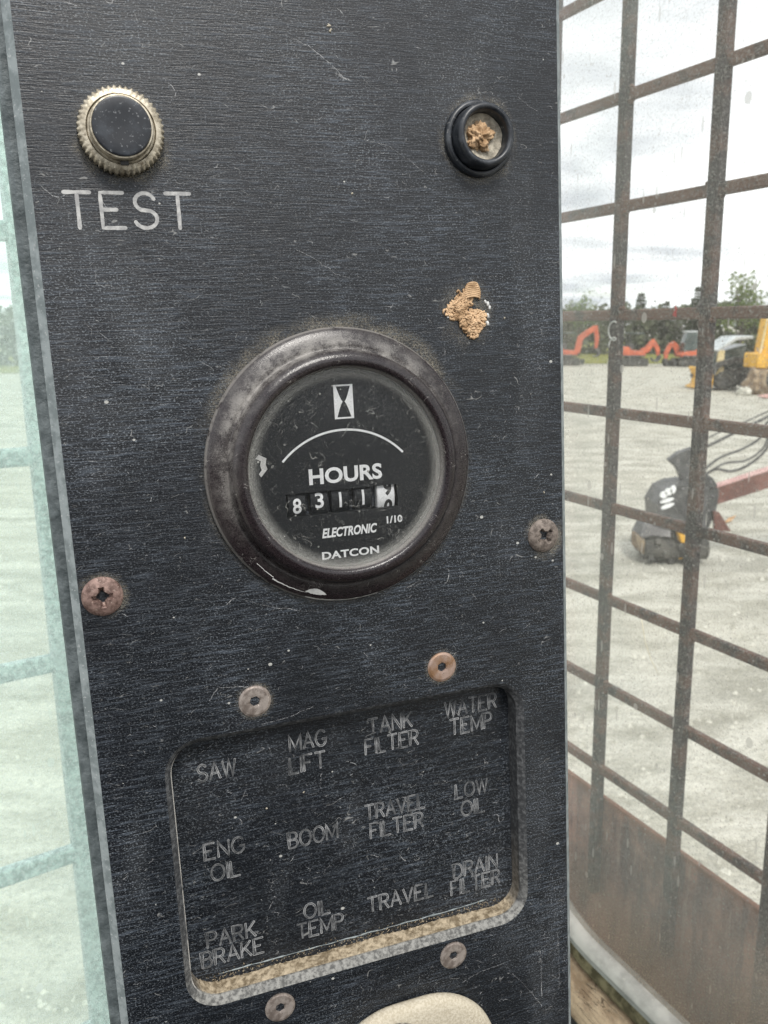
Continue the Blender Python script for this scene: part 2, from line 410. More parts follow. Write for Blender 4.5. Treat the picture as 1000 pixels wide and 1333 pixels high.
MAT_MUDGREY = m_simple('dried_grey_grit', (0.26, 0.235, 0.19), (0.48, 0.44, 0.36), 0.95, 0, 700, 5, 0.32, 0.62, 0.8, 0.0005, 0.15)
MAT_RUSTSCREW = m_simple('rusty_screw', (0.10, 0.060, 0.050), (0.26, 0.175, 0.15), 0.6, 0.35, 800, 5, 0.33, 0.64, 0.5, 0.0003, speck=(0.45, 0.37, 0.31), speck_scale=2200)
MAT_DUSTSCREW = m_simple('dusty_dark_screw', (0.085, 0.068, 0.058), (0.22, 0.185, 0.16), 0.7, 0.25, 800, 5, 0.33, 0.64, 0.5, 0.0003, speck=(0.33, 0.29, 0.24), speck_scale=2200)
MAT_STEELSCREW = m_simple('tarnished_screw', (0.20, 0.165, 0.145), (0.42, 0.37, 0.335), 0.45, 0.55, 600, 4, 0.35, 0.65, 0.25, 0.0002, speck=(0.15, 0.11, 0.09), speck_scale=1800)
MAT_COPPERSCREW = m_simple('browned_screw', (0.27, 0.155, 0.085), (0.42, 0.31, 0.26), 0.45, 0.5, 260, 4, 0.35, 0.65, 0.25, 0.0002, speck=(0.13, 0.09, 0.07), speck_scale=1800)
MAT_KNOB = m_simple('dust_caked_cap', (0.40, 0.355, 0.27), (0.52, 0.475, 0.38), 0.9, 0, 1700, 5, 0.35, 0.65, 0.4, 0.0004, 0.2)
MAT_KNOBIN = m_simple('grey_dusty_disc', (0.10, 0.095, 0.085), (0.24, 0.22, 0.19), 0.85, 0, 900, 5, 0.35, 0.65, 0.4, 0.0004, 0.2)

def m_rustbar(name, top, rust, rustamt):
    m = NM(name)
    q = m.noise(m.mapped((60, 60, 60)), 1.0, 5, 0.65)
    f = m.noise(m.mapped((420, 420, 420)), 1.0, 3, 0.6)
    col = m.mix(ramp1(m, f, 0.4, 0.7), tuple(c * 0.6 for c in top), top)
    col = m.mix(m.math('MULTIPLY', ramp1(m, q, 0.62 - rustamt * 0.3, 0.70 - rustamt * 0.2), 0.85), col, rust)
    sp = m.noise(m.mapped((780, 780, 780)), 1.0, 2, 0.6)
    col = m.mix(m.math('MULTIPLY', ramp1(m, sp, 0.54, 0.64), 0.6), col, (0.27, 0.26, 0.25))
    return m.done(m.bsdf(col, 0.7, 0.1, m.bump(f, 0.4, 0.0006), 0.35))
MAT_BAR = m_rustbar('rust_flecked_dark_bar', (0.050, 0.043, 0.044), (0.12, 0.066, 0.05), 0.55)
MAT_BARH = m_rustbar('rusty_dark_bar', (0.056, 0.046, 0.045), (0.17, 0.085, 0.06), 0.95)
def m_plate():
    m = NM('rusted_kick_plate')
    x, y, z = m.sep()
    q = m.noise(m.mapped((22, 13, 14)), 1.0, 6, 0.7)
    st = m.noise(m.mapped((110, 9, 40)), 1.0, 5, 0.7)
    f = m.noise(m.mapped((330, 330, 330)), 1.0, 3, 0.65)
    col = m.mix(ramp1(m, q, 0.35, 0.65), (0.15, 0.098, 0.090), (0.46, 0.265, 0.205))
    col = m.mix(m.math('MULTIPLY', ramp1(m, st, 0.50, 0.60), 0.6), col, (0.085, 0.078, 0.085))
    col = m.mix(m.math('MULTIPLY', ramp1(m, st, 0.44, 0.36), 0.55), col, (0.44, 0.34, 0.30))
    col = m.mix(m.math('MULTIPLY', ramp1(m, f, 0.52, 0.72), 0.45), col, (0.42, 0.33, 0.28))
    edge = ramp1(m, y, -0.556, -0.549)
    col = m.mix(m.math('MULTIPLY', edge, 0.7), col, (0.27, 0.125, 0.075))
    return m.done(m.bsdf(col, 0.85, 0, m.bump(f, 0.5, 0.001), 0.25))
MAT_PLATE = m_plate()
MAT_GALV = m_simple('pale_galvanised_bar', (0.24, 0.285, 0.30), (0.58, 0.65, 0.67), 0.5, 0.1, 330, 4, 0.38, 0.62, 0.6, 0.0012)
MAT_SEAL = m_simple('grey_rubber_seal', (0.24, 0.235, 0.22), (0.37, 0.36, 0.335), 0.7, 0, 60, 5, 0.35, 0.65, 0.2, 0.0006, 0.3, speck=(0.42, 0.40, 0.35), speck_scale=600)
MAT_CHANNEL = m_simple('olive_brown_channel', (0.085, 0.070, 0.040), (0.25, 0.21, 0.125), 0.85, 0, 130, 5, 0.36, 0.66, 0.5, 0.001, 0.2, speck=(0.06, 0.05, 0.03), speck_scale=500)
def m_sill():
    m = NM('cracked_tan_sill')
    q = m.noise(m.mapped((35, 60, 35)), 1.0, 6, 0.65)
    wl = m.noise(m.mapped((16, 110, 60)), 1.0, 3, 0.6, 1.2)
    crack = m.math('MULTIPLY', m.math('SUBTRACT', 1.0, m.math('DIVIDE', m.math('ABSOLUTE', m.math('SUBTRACT', wl, 0.5)), 0.018), clamp=True), ramp1(m, m.noise(m.mapped((25, 25, 25)), 1.0, 3), 0.50, 0.56))
    col = m.mix(ramp1(m, q, 0.36, 0.62), (0.22, 0.15, 0.095), (0.46, 0.345, 0.235))
    f = m.noise(m.mapped((600, 600, 600)), 1.0, 2)
    col = m.mix(m.math('MULTIPLY', ramp1(m, f, 0.5, 0.7), 0.4), col, (0.22, 0.19, 0.15))
    col = m.mix(crack, col, (0.05, 0.032, 0.022))
    return m.done(m.bsdf(col, 0.85, 0, m.bump(q, 0.5, 0.002), 0.25))
MAT_SILL = m_sill()
MAT_DARKWALL = m_simple('dark_cab_lining', (0.010, 0.010, 0.010), (0.025, 0.024, 0.022), 0.8, 0, 30, 4)
MAT_CABFLOOR = m_simple('dirty_rubber_mat', (0.02, 0.019, 0.017), (0.06, 0.055, 0.045), 0.9, 0, 25, 5)
MAT_POST = m_simple('worn_dark_post_paint', (0.05, 0.045, 0.044), (0.11, 0.09, 0.08), 0.6, 0.1, 50, 5)

def m_pane(name, veil, tint, dustcol, speck_amt, bottom=None):
    m = NM(name)
    x, y, z = m.sep()
    big = m.noise(m.mapped((9, 9, 9)), 1.0, 5, 0.6)
    f = m.noise(m.mapped((850, 850, 850)), 1.0, 2, 0.6)
    st = m.noise(m.mapped((260, 60, 100), rot=(0, 0, R(18))), 1.0, 3, 0.65)
    v = m.voro(m.mapped((330, 330, 330)), 1.0)
    sp = m.math('LESS_THAN', v.outputs['Distance'], m.math('MULTIPLY', m.math('POWER', m.sep(v.outputs['Color'])[0], 3.0), 0.30))
    v2 = m.voro(m.mapped((95, 70, 95)), 1.0)
    sp2 = m.math('LESS_THAN', v2.outputs['Distance'], m.math('MULTIPLY', m.math('POWER', m.sep(v2.outputs['Color'])[1], 9.0), 0.22))
    v3 = m.voro(m.mapped((210, 46, 150), rot=(0, 0, R(-8))), 1.0)
    sp3 = m.math('LESS_THAN', v3.outputs['Distance'], m.math('MULTIPLY', m.math('POWER', m.sep(v3.outputs['Color'])[2], 6.0), 0.20))
    d = m.math('MULTIPLY_ADD', ramp1(m, big, 0.35, 0.7), veil * 0.6, veil * 0.7)
    d = m.math('ADD', d, m.math('MULTIPLY', ramp1(m, f, 0.53, 0.66), speck_amt * 0.85))
    d = m.math('ADD', d, m.math('MULTIPLY', ramp1(m, st, 0.55, 0.75), speck_amt * 0.30))
    d = m.math('MAXIMUM', d, m.math('MULTIPLY', sp, speck_amt * 1.5))
    d = m.math('MAXIMUM', d, m.math('MULTIPLY', sp2, min(1.0, speck_amt * 2.4)))
    d = m.math('MAXIMUM', d, m.math('MULTIPLY', sp3, min(1.0, speck_amt * 2.0)))
    col = dustcol
    if bottom:
        lo = ramp1(m, m.math('ADD', m.math('MULTIPLY_ADD', x, -0.30, y), m.math('MULTIPLY', m.math('SUBTRACT', big, 0.5), 0.20)), bottom[0], bottom[1])
        d = m.math('ADD', d, m.math('MULTIPLY', lo, bottom[2]), clamp=True)
        col = m.mix(lo, dustcol, bottom[3])
    tr = m.n('ShaderNodeBsdfTransparent'); m.put(tr.inputs[0], tint)
    gl = m.n('ShaderNodeBsdfGlossy'); gl.inputs['Roughness'].default_value = 0.08
    fr = m.n('ShaderNodeFresnel'); fr.inputs[0].default_value = 1.3
    a = m.n('ShaderNodeMixShader'); m.put(a.inputs[0], m.math('MULTIPLY', fr.outputs[0], 0.12)); m.put(a.inputs[1], tr.outputs[0]); m.put(a.inputs[2], gl.outputs[0])
    df = m.n('ShaderNodeBsdfDiffuse'); m.put(df.inputs[0], col); tl = m.n('ShaderNodeBsdfTranslucent'); m.put(tl.inputs[0], col)
    b = m.n('ShaderNodeMixShader'); b.inputs[0].default_value = 0.55; m.put(b.inputs[1], df.outputs[0]); m.put(b.inputs[2], tl.outputs[0])
    c = m.n('ShaderNodeMixShader'); m.put(c.inputs[0], d); m.put(c.inputs[1], a.outputs[0]); m.put(c.inputs[2], b.outputs[0])
    return m.done(c.outputs[0])
MAT_PANE = m_pane('dusty_scratched_window', 0.085, (0.97, 0.98, 0.97), (0.62, 0.585, 0.54), 0.24, (-0.56, -0.69, 0.36, (0.60, 0.48, 0.37)))
MAT_PANE_L = m_pane('milky_green_window', 0.25, (0.935, 1.0, 0.965), (0.82, 0.91, 0.88), 0.24)

# outdoors
def m_gravel():
    m = NM('pale_gravel')
    a = m.noise(m.mapped((0.12, 0.35, 0.2)), 1.0, 5, 0.6)
    b = m.noise(m.mapped((1.1, 2.2, 1)), 1.0, 6, 0.65)
    c = m.noise(m.mapped((22, 22, 22)), 1.0, 3, 0.7)
    v = m.voro(m.mapped((30, 30, 30)), 1.0)
    col = m.mix(ramp1(m, b, 0.36, 0.64), (0.27, 0.26, 0.21), (0.58, 0.56, 0.49))
    col = m.mix(m.math('MULTIPLY', ramp1(m, a, 0.40, 0.66), 0.55), col, (0.47, 0.445, 0.37))
    col = m.mix(m.math('MULTIPLY', ramp1(m, c, 0.45, 0.72), 0.5), col, (0.20, 0.195, 0.165))
    col = m.mix(m.math('MULTIPLY', m.sep(v.outputs['Color'])[0], 0.22), col, (0.66, 0.64, 0.58))
    trk = m.noise(m.mapped((0.05, 1.3, 1), rot=(0, 0, R(-14))), 1.0, 4, 0.6)
    col = m.mix(m.math('MULTIPLY', ramp1(m, trk, 0.52, 0.62), 0.42), col, (0.29, 0.285, 0.245))
    h = m.math('ADD', m.math('MULTIPLY', b, 2.0), m.math('ADD', c, m.math('MULTIPLY', v.outputs['Distance'], -0.7)))
    return m.done(m.bsdf(col, 0.95, 0, m.bump(h, 0.75, 0.035), 0.2))
MAT_GRAVEL = m_gravel()
MAT_GRASS = m_simple('yellowed_grass', (0.13, 0.14, 0.035), (0.25, 0.24, 0.07), 0.95, 0, 1.2, 5, bump=0.4, bd=0.1, spec=0.1)
def m_leaf(name, c1, c2):
    m = NM(name)
    q = m.noise(m.mapped((0.6, 0.6, 0.6)), 1.0, 5, 0.7)
    col = m.mix(ramp1(m, q, 0.35, 0.65), c1, c2)
    d = m.n('ShaderNodeBsdfDiffuse'); m.put(d.inputs[0], col); t = m.n('ShaderNodeBsdfTranslucent'); m.put(t.inputs[0], col)
    x = m.n('ShaderNodeMixShader'); x.inputs[0].default_value = 0.3; m.put(x.inputs[1], d.outputs[0]); m.put(x.inputs[2], t.outputs[0])
    return m.done(x.outputs[0])
MAT_HEDGE = m_leaf('treeline_foliage', (0.085, 0.10, 0.06), (0.16, 0.175, 0.11))
MAT_SPRUCE = m_leaf('spruce_needles', (0.025, 0.042, 0.020), (0.055, 0.075, 0.035))
MAT_LEAFY = m_leaf('fresh_leaves', (0.11, 0.16, 0.045), (0.21, 0.26, 0.09))
MAT_BARK = m_simple('grey_bark', (0.06, 0.05, 0.04), (0.14, 0.12, 0.10), 0.9, 0, 8, 4)
MAT_ORANGE = m_simple('orange_red_paint', (0.42, 0.075, 0.030), (0.58, 0.125, 0.05), 0.6, 0, 3, 6, bump=0.05, speck=(0.34, 0.22, 0.15), speck_scale=14, speck_lo=0.58)
MAT_YELLOW = m_simple('worn_yellow_paint', (0.60, 0.32, 0.03), (0.74, 0.42, 0.05), 0.5, 0, 2.5, 5, bump=0.05, speck=(0.18, 0.11, 0.04), speck_scale=9, speck_lo=0.64)
MAT_CREAM = m_simple('faded_cream_paint', (0.55, 0.44, 0.22), (0.72, 0.62, 0.38), 0.6, 0, 3, 5, bump=0.05)
MAT_TRACK = m_simple('dusty_black_rubber', (0.022, 0.022, 0.021), (0.085, 0.08, 0.07), 0.85, 0, 5, 5, bump=0.2, bd=0.02)
MAT_DKSTEEL = m_simple('dark_dusty_steel', (0.03, 0.03, 0.031), (0.10, 0.10, 0.098), 0.6, 0.1, 6, 5, bump=0.15, bd=0.01)
MAT_GLASSDARK = m_simple('dark_cab_glass', (0.03, 0.045, 0.045), (0.075, 0.10, 0.10), 0.12, 0, 1.5, 3, bump=0.0)
MAT_GREYROOF = m_simple('pale_grey_roof_paint', (0.36, 0.39, 0.40), (0.52, 0.55, 0.56), 0.5, 0, 2, 3, bump=0.02)
MAT_REDBEAM = m_simple('faded_red_brown_paint', (0.11, 0.040, 0.030), (0.18, 0.068, 0.052), 0.5, 0, 5, 5, bump=0.05, speck=(0.42, 0.22, 0.18), speck_scale=22, speck_lo=0.62)
MAT_REDEDGE = m_simple('pink_faded_paint', (0.50, 0.28, 0.26), (0.62, 0.40, 0.37), 0.6, 0, 5, 5, bump=0.05)
MAT_HEAD = m_simple('grey_black_head_paint', (0.030, 0.031, 0.033), (0.085, 0.085, 0.088), 0.5, 0, 4, 5, bump=0.1, bd=0.01, speck=(0.16, 0.15, 0.14), speck_scale=30)
MAT_GREYHOOD = m_simple('worn_grey_hood_paint', (0.13, 0.125, 0.13), (0.26, 0.25, 0.255), 0.6, 0, 6, 5, bump=0.1, bd=0.01)
MAT_HOSE = m_simple('black_hose', (0.035, 0.036, 0.037), (0.075, 0.076, 0.077), 0.5, 0, 10, 3, bump=0.0)
MAT_CLOD = m_simple('brown_caked_soil', (0.13, 0.085, 0.05), (0.34, 0.26, 0.17), 0.95, 0, 3, 6, bump=0.6, bd=0.06)
MAT_STONE = m_simple('pale_stone', (0.32, 0.31, 0.26), (0.60, 0.58, 0.51), 0.9, 0, 5, 5, bump=0.3, bd=0.03)
MAT_LEAFDRY = m_simple('dry_tan_leaf', (0.42, 0.24, 0.11), (0.62, 0.48, 0.33), 0.8, 0, 20, 3)
MAT_RED = m_simple('bright_red_fleck', (0.42, 0.02, 0.02), (0.5, 0.035, 0.03), 0.5, 0, 100, 2)
MAT_STRAW = m_simple('pale_straw', (0.5, 0.45, 0.33), (0.6, 0.56, 0.45), 0.8, 0, 100, 2)

# ------------------------------------------------------------------ ground, grass, tree line
def build_ground():
    xs = [-420, -160, -60, -25, -10, 0, 10, 25, 60, 160, 420]; ys = [-120, -30, -5, 0, 5, 12, 25, 45, 80, 180, 700]
    b = MB(); n = len(xs)
    b.add([(x, y, 0) for y in ys for x in xs], [(j * n + i, j * n + i + 1, (j + 1) * n + i + 1, (j + 1) * n + i) for j in range(len(ys) - 1) for i in range(n - 1)])
    struct(b.build('ground', MAT_GRAVEL))
    g = MB(); poly = [(-70, 40), (-40, 47), (0, 57), (12, 63.5), (26, 63.0), (60, 72), (95, 84), (160, 130), (60, 150), (-120, 110)]
    g.add([(x, y, 0.03) for x, y in poly], [tuple(range(len(poly)))])
    o = g.build('grass', MAT_GRASS); o['kind'] = 'structure'
build_ground()
def build_stones():
    rnd = random.Random(8); b = MB()
    for i in range(5200):
        d = 3.5 + 34 * rnd.random() ** 1.7; a = R(rnd.uniform(8, 28)) if i % 4 else R(rnd.uniform(-30, -20))
        x, y = d * math.sin(a), d * math.cos(a); r = rnd.choice((0.008, 0.010, 0.013, 0.016, 0.024)) * rnd.uniform(0.7, 1.2) * (1 + d / 40); q = rnd.uniform(0, 6)
        top = (x + r * 0.2 * math.cos(q), y, r * 0.9)
        b.add([(x + r * rnd.uniform(0.7, 1.2) * math.cos(q + k * PI / 2.5), y + r * rnd.uniform(0.7, 1.2) * math.sin(q + k * PI / 2.5), -0.004) for k in range(5)] + [top], [(k, (k + 1) % 5, 5) for k in range(5)])
    stuff(b.build('loose_gravel', MAT_STONE))
build_stones()

def leafquad(b, p, s, rnd):
    u = Vector((rnd.gauss(0, 1), rnd.gauss(0, 1), rnd.gauss(0, 1))).normalized()
    v = u.cross(Vector((rnd.gauss(0, 1), rnd.gauss(0, 1), rnd.gauss(0, 1)))).normalized()
    a = s * rnd.uniform(0.6, 1.3); c = a * rnd.uniform(0.45, 0.8)
    b.add([p + u * a, p + v * c, p - u * a, p - v * c], [(0, 1, 2, 3)])

def build_treeline():
    rnd = random.Random(3); b = MB()
    def base(t): # along the far edge of the yard, nearer on the left
        x = -75 + 190 * t
        y = 44 + 38 * min(1, max(0, (x + 60) / 80)) + 12 * max(0, (x - 30) / 80)
        return x, y
    for i in range(3200):
        t = rnd.random(); x, y = base(t)
        y += rnd.uniform(0, 7)
        dens = mnoise.noise(Vector((x * 0.16, 0.3, 0))) + 0.5 * mnoise.noise(Vector((x * 0.5, 7.3, 0)))
        H = 4.0 + 0.7 * dens
        z = H * (rnd.random() ** 0.75)
        r = rnd.uniform(0.45, 1.0)
        for k in range(22):
            d = Vector((rnd.gauss(0, 1), rnd.gauss(0, 1), rnd.gauss(0, 0.8))) * r * 0.6
            p = Vector((x, y, max(0.15, z))) + d
            if p.z < 0.1: p.z = 0.1
            leafquad(b, p, 0.30, rnd)
    stuff(b.build('treeline_foliage', MAT_HEDGE))
build_treeline()

def spruce(x, y, h, w, label, seed):
    rnd = random.Random(seed)
    t = thing('spruce_tree', label, 'tree', loc=(x, y, 0), group='spruces above the tree line')
    tr = MB(); tr.tube([(0, 0, 0), (0.03, 0, h * 0.5), (0, 0.02, h)], 0.16, 8, rfun=lambda s: 1 - 0.93 * s)
    tr.build('trunk', MAT_BARK, t, smooth=True)
    b = MB(); z = h * 0.12
    while z < h * 0.99:
        f = 1 - z / h; L = w * (f ** 0.85) * rnd.uniform(0.8, 1.15) + 0.06
        nb = max(4, int(7 + 5 * f))
        for i in range(nb):
            a = rnd.uniform(0, 2 * PI); l = L * rnd.uniform(0.65, 1.1); dr = rnd.uniform(0.05, 0.35)
            d = Vector((math.cos(a), math.sin(a), 0)); s = Vector((-d.y, d.x, 0))
            m = max(3, int(l / 0.16))
            for k in range(m):
                q = (k + 0.5) / m; p = d * l * q + Vector((0, 0, z - dr * l * q + 0.12 * l * q * q))
                ww = 0.28 * (1 - 0.6 * q) * min(1, L + 0.3)
                for sg in (-1, 1):
                    b.add([p, p + d * 0.24, p + s * sg * ww * 1.5 + d * 0.26 + Vector((0, 0, -0.16)), p + s * sg * ww + Vector((0, 0, -0.09))], [(0, 1, 2, 3)])
        z += rnd.uniform(0.13, 0.24)
    b.build('crown', MAT_SPRUCE, t)
spruce(25.1, 85, 6.0, 1.25, 'dark spruce with the tallest tip between the two upright bars', 11)
spruce(26.9, 83, 5.2, 0.95, 'small narrow spruce just right of the taller spruce tip', 12)
spruce(29.6, 82, 6.4, 1.6, 'dark bushy spruce half behind the second upright bar', 13)

def leafy(x, y, h, w, label, seed, n):
    rnd = random.Random(seed)
    t = thing('leafy_tree', label, 'tree', loc=(x, y, 0), group='leafy trees behind the machines')
    tr = MB(); tr.tube([(0, 0, 0), (0.08, 0.05, h * 0.3), (0.0, 0, h * 0.62)], 0.17, 8, rfun=lambda s: 1 - 0.6 * s)
    tips = []
    for i in range(16):
        a = rnd.uniform(0, 2 * PI); z0 = h * rnd.uniform(0.25, 0.6); z1 = h * rnd.uniform(0.5, 1.0); rr = w * rnd.uniform(0.35, 1.0) * (1.15 - 0.6 * (z1 / h) ** 2)
        e = Vector((math.cos(a) * rr, math.sin(a) * rr, z1)); mid = Vector((math.cos(a) * rr * 0.45, math.sin(a) * rr * 0.45, (z0 + z1) / 2 + 0.2))
        tr.tube([(0.04, 0.02, z0), mid, e], 0.06, 5, rfun=lambda s: 1 - 0.85 * s); tips += [e, (mid + e) / 2, mid]
    tr.build('trunk', MAT_BARK, t, smooth=True)
    b = MB()
    for i in range(n):
        c = rnd.choice(tips); leafquad(b, c + Vector((rnd.gauss(0, 0.35), rnd.gauss(0, 0.35), rnd.gauss(0, 0.28))), 0.12, rnd)
    b.build('crown', MAT_LEAFY, t)
leafy(25.6, 62, 6.0, 2.1, 'loose light green tree behind the yellow machines', 21, 1500)
leafy(28.2, 60, 6.3, 1.9, 'light green tree at the right edge of the window', 22, 1300)
leafy(17.6, 78, 5.6, 1.7, 'pale leafy treetop beside the panel edge above the first digger', 23, 700)

# ------------------------------------------------------------------ machines in the yard
def stadium(L, H, n=7):
    r = H / 2; pts = []
    for k in range(n + 1):
        a = -PI / 2 + PI * k / n; pts.append((L / 2 - r + r * math.cos(a), r + r * math.sin(a)))
    for k in range(n + 1):
        a = PI / 2 + PI * k / n; pts.append((-L / 2 + r + r * math.cos(a), r + r * math.sin(a)))
    return pts
def limb(path, w0, w1):
    """side outline (x,z) of a bent boom"""
    pts = [Vector((p[0], p[1])) for p in path]; L = []; Rr = []; n = len(pts)
    for i, p in enumerate(pts):
        t = (pts[min(i + 1, n - 1)] - pts[max(i - 1, 0)]).normalized(); q = Vector((-t.y, t.x)); w = (w0 + (w1 - w0) * i / (n - 1)) / 2
        if 0 < i < n - 1: w *= 1.15
        L.append(tuple(p + q * w)); Rr.append(tuple(p - q * w))
    return L + Rr[::-1]

def digger(loc, rz, label, boom, arm, bucket, cab, blade=True):
    t = thing('mini_excavator', label, 'excavator', loc=loc, rz=rz, group='orange mini excavators parked along the grass')
    for sy in (-1, 1):
        b = MB(); y = 0.62 * sy
        b.prism(stadium(2.0, 0.52), y - 0.16, y + 0.16, 'y')
        for k in range(22):
            x = -0.9 + 1.8 * (k % 11) / 10; z = 0.52 if k < 11 else 0.0
            b.box((x - 0.04, y - 0.17, z - 0.02), (x + 0.04, y + 0.17, z + 0.025))
        o = b.build('track', MAT_TRACK, t, bevel=0.01)
        c = MB()
        for k in range(5):
            x = -0.66 + 1.32 * k / 4
            c.lathe([(0, -0.02), (0.13, -0.02), (0.13, 0.02), (0, 0.02)], 14, M=Matrix.Translation((x, y + sy * 0.165, 0.24)) @ Matrix.Rotation(PI / 2, 4, 'X'))
        c.build('roller', MAT_DKSTEEL, o)
    u = MB().box((-0.45, -0.45, 0.2), (0.45, 0.45, 0.62)); u.build('undercarriage', MAT_DKSTEEL, t, bevel=0.03)
    h = MB(); outl = [(-1.0, 0.62), (0.75, 0.62), (0.8, 0.78), (0.55, 1.02), (-0.15, 1.05), (-0.45, 1.32), (-0.95, 1.30), (-1.08, 1.05)]
    h.prism(outl, -0.68, 0.68, 'y'); h.build('body', MAT_ORANGE, t, bevel=0.06)
    s = MB().box((-0.9, -0.69, 0.63), (0.7, 0.69, 0.74)); s.build('skirt', MAT_DKSTEEL, t, bevel=0.01)
    if cab:
        b = MB().prism([(-0.42, 1.06), (0.62, 1.03), (0.60, 1.6), (0.42, 2.28), (-0.36, 2.30)], -0.12, 0.62, 'y'); b.build('cab', MAT_GLASSDARK, t, bevel=0.03)
        r = MB().box((-0.46, -0.17, 2.30), (0.50, 0.67, 2.40)); r.build('roof', MAT_GREYROOF, t, bevel=0.03)
    else:
        for px, py in ((-0.35, -0.5), (-0.35, 0.5)):
            MB().box((px - 0.03, py - 0.03, 1.2), (px + 0.03, py + 0.03, 2.2)).build('canopy_post', MAT_DKSTEEL, t)
        MB().box((-0.5, -0.62, 2.2), (0.6, 0.62, 2.27)).build('canopy', MAT_GLASSDARK, t, bevel=0.02)
        MB().box((-0.4, -0.25, 1.05), (0.05, 0.25, 1.5)).build('seat', MAT_DKSTEEL, t, bevel=0.05)
    y0 = -0.35
    MB().prism(limb(boom, 0.42, 0.30), y0 - 0.11, y0 + 0.11, 'y').build('boom', MAT_ORANGE, t, bevel=0.02)
    MB().prism(limb(arm, 0.32, 0.20), y0 - 0.09, y0 + 0.09, 'y').build('arm', MAT_ORANGE, t, bevel=0.02)
    c = MB(); bx = boom
    c.tube([(bx[0][0] + 0.15, y0, bx[0][1] - 0.1), (bx[1][0] + 0.2, y0, bx[1][1] - 0.1)], 0.05, 8); c.build('hydraulic_ram', MAT_DKSTEEL, t, smooth=True)
    ex, ez, ang = bucket
    M = Matrix.Translation((ex, y0, ez)) @ Matrix.Rotation(ang, 4, 'Y')
    b = MB(); b.prism([(-0.08, 0.05), (0.14, 0.08), (0.26, -0.18), (0.20, -0.42), (-0.02, -0.55), (-0.30, -0.46), (-0.28, -0.40), (-0.03, -0.44), (0.08, -0.25), (0.02, -0.05)], -0.28, 0.28, 'y', M=M)
    b.build('bucket', MAT_DKSTEEL, t, bevel=0.015)
    if blade:
        b = MB().prism([(1.15, 0.05), (1.22, 0.05), (1.30, 0.38), (1.20, 0.42), (1.12, 0.22)], -0.75, 0.75, 'y'); b.box((0.4, -0.4, 0.22), (1.16, -0.28, 0.34)); b.box((0.4, 0.28, 0.22), (1.16, 0.4, 0.34))
        b.build('dozer_blade', MAT_DKSTEEL, t, bevel=0.02)
    return t
digger((13.0, 61.6, 0.03), R(-4), 'orange mini excavator with its boom arched high, beside the panel edge',
       [(0.75, 0.85), (0.95, 1.9), (1.55, 2.35), (2.0, 2.65)], [(1.95, 2.75), (2.12, 1.9), (2.08, 1.15)], (2.05, 1.1, R(-20)), False)
digger((17.5, 60.5, 0.03), R(-3), 'low orange mini excavator with its arm folded down, between the bars',
       [(0.5, 0.95), (0.9, 1.12), (1.15, 1.5), (1.3, 1.72)], [(1.2, 1.78), (1.6, 1.2), (1.7, 0.7)], (1.7, 0.7, R(40)), False, blade=False)
digger((21.2, 59.8, 0.03), R(184), 'orange mini excavator with a dark cab and pale roof facing left',
       [(0.6, 0.8), (0.75, 1.25), (1.0, 1.5), (1.3, 1.38)], [(1.22, 1.42), (1.48, 0.85), (1.45, 0.3)], (1.45, 0.45, R(20)), True)

def wheel(b, rim, c, r, w):
    M = Matrix.Translation(c) @ Matrix.Rotation(PI / 2, 4, 'X')
    b.lathe([(r * 0.55, -w / 2), (r * 0.9, -w / 2), (r, -w * 0.35), (r, w * 0.35), (r * 0.9, w / 2), (r * 0.55, w / 2)], 28, close=False, M=M)
    for k in range(20):
        a = 2 * PI * k / 20
        Mk = M @ Matrix.Rotation(a, 4, 'Z')
        b.box((r * 0.97, -0.03, -w / 2), (r * 1.06, 0.03, w * 0.05), M=Mk @ Matrix.Rotation(0.3, 4, 'X'))
    rim.lathe([(0, -w * 0.30), (r * 0.35, -w * 0.32), (r * 0.56, -w * 0.45), (r * 0.56, w * 0.45), (r * 0.35, w * 0.32), (0, w * 0.30)], 20, M=M)

def skid(loc, rz):
    t = thing('skid_steer', 'yellow skid steer loader with a grey slanted roof and dark cab', 'loader', loc=loc, rz=rz)
    MB().prism([(-1.15, 0.45), (0.95, 0.38), (1.05, 0.8), (0.4, 0.95), (-0.6, 1.05), (-1.25, 1.25)], -0.62, 0.62, 'y').build('body', MAT_DKSTEEL, t, bevel=0.05)
    MB().prism([(-0.55, 1.0), (0.72, 0.9), (0.62, 1.75), (-0.55, 2.05)], -0.52, 0.52, 'y').build('cab', MAT_GLASSDARK, t, bevel=0.03)
    MB().prism([(0.90, 1.70), (0.98, 1.80), (0.1, 2.38), (-0.72, 2.42), (-0.75, 2.28), (0.05, 2.22)], -0.66, 0.66, 'y').build('roof', MAT_GREYROOF, t, bevel=0.03)
    for sy in (-1, 1):
        MB().prism(limb([(-1.0, 1.35), (0.2, 1.35), (0.95, 1.15), (1.3, 0.5)], 0.24, 0.22), sy * 0.78 - 0.07, sy * 0.78 + 0.07, 'y').build('lift_arm', MAT_DKSTEEL, t, bevel=0.02)
        MB().prism([(0.55, 0.5), (0.95, 0.5), (0.86, 1.78), (0.60, 1.78)], sy * 0.60 - 0.06, sy * 0.60 + 0.06, 'y').build('cab_post', MAT_CREAM, t, bevel=0.01)
        for x in (-0.6, 0.6):
            b = MB(); rm = MB(); wheel(b, rm, (x, sy * 0.72, 0.42), 0.42, 0.3)
            o = b.build('wheel', MAT_TRACK, t, auto=30); rm.build('rim', MAT_DKSTEEL, o, auto=30)
    b = MB().prism([(1.15, 0.12), (1.55, 0.05), (1.60, 0.12), (1.32, 0.26), (1.28, 0.6), (1.50, 0.98), (1.38, 1.02), (1.12, 0.7)], -0.85, 0.85, 'y'); b.build('bucket', MAT_YELLOW, t, bevel=0.02)
skid((15.75, 39.2, 0), R(188))

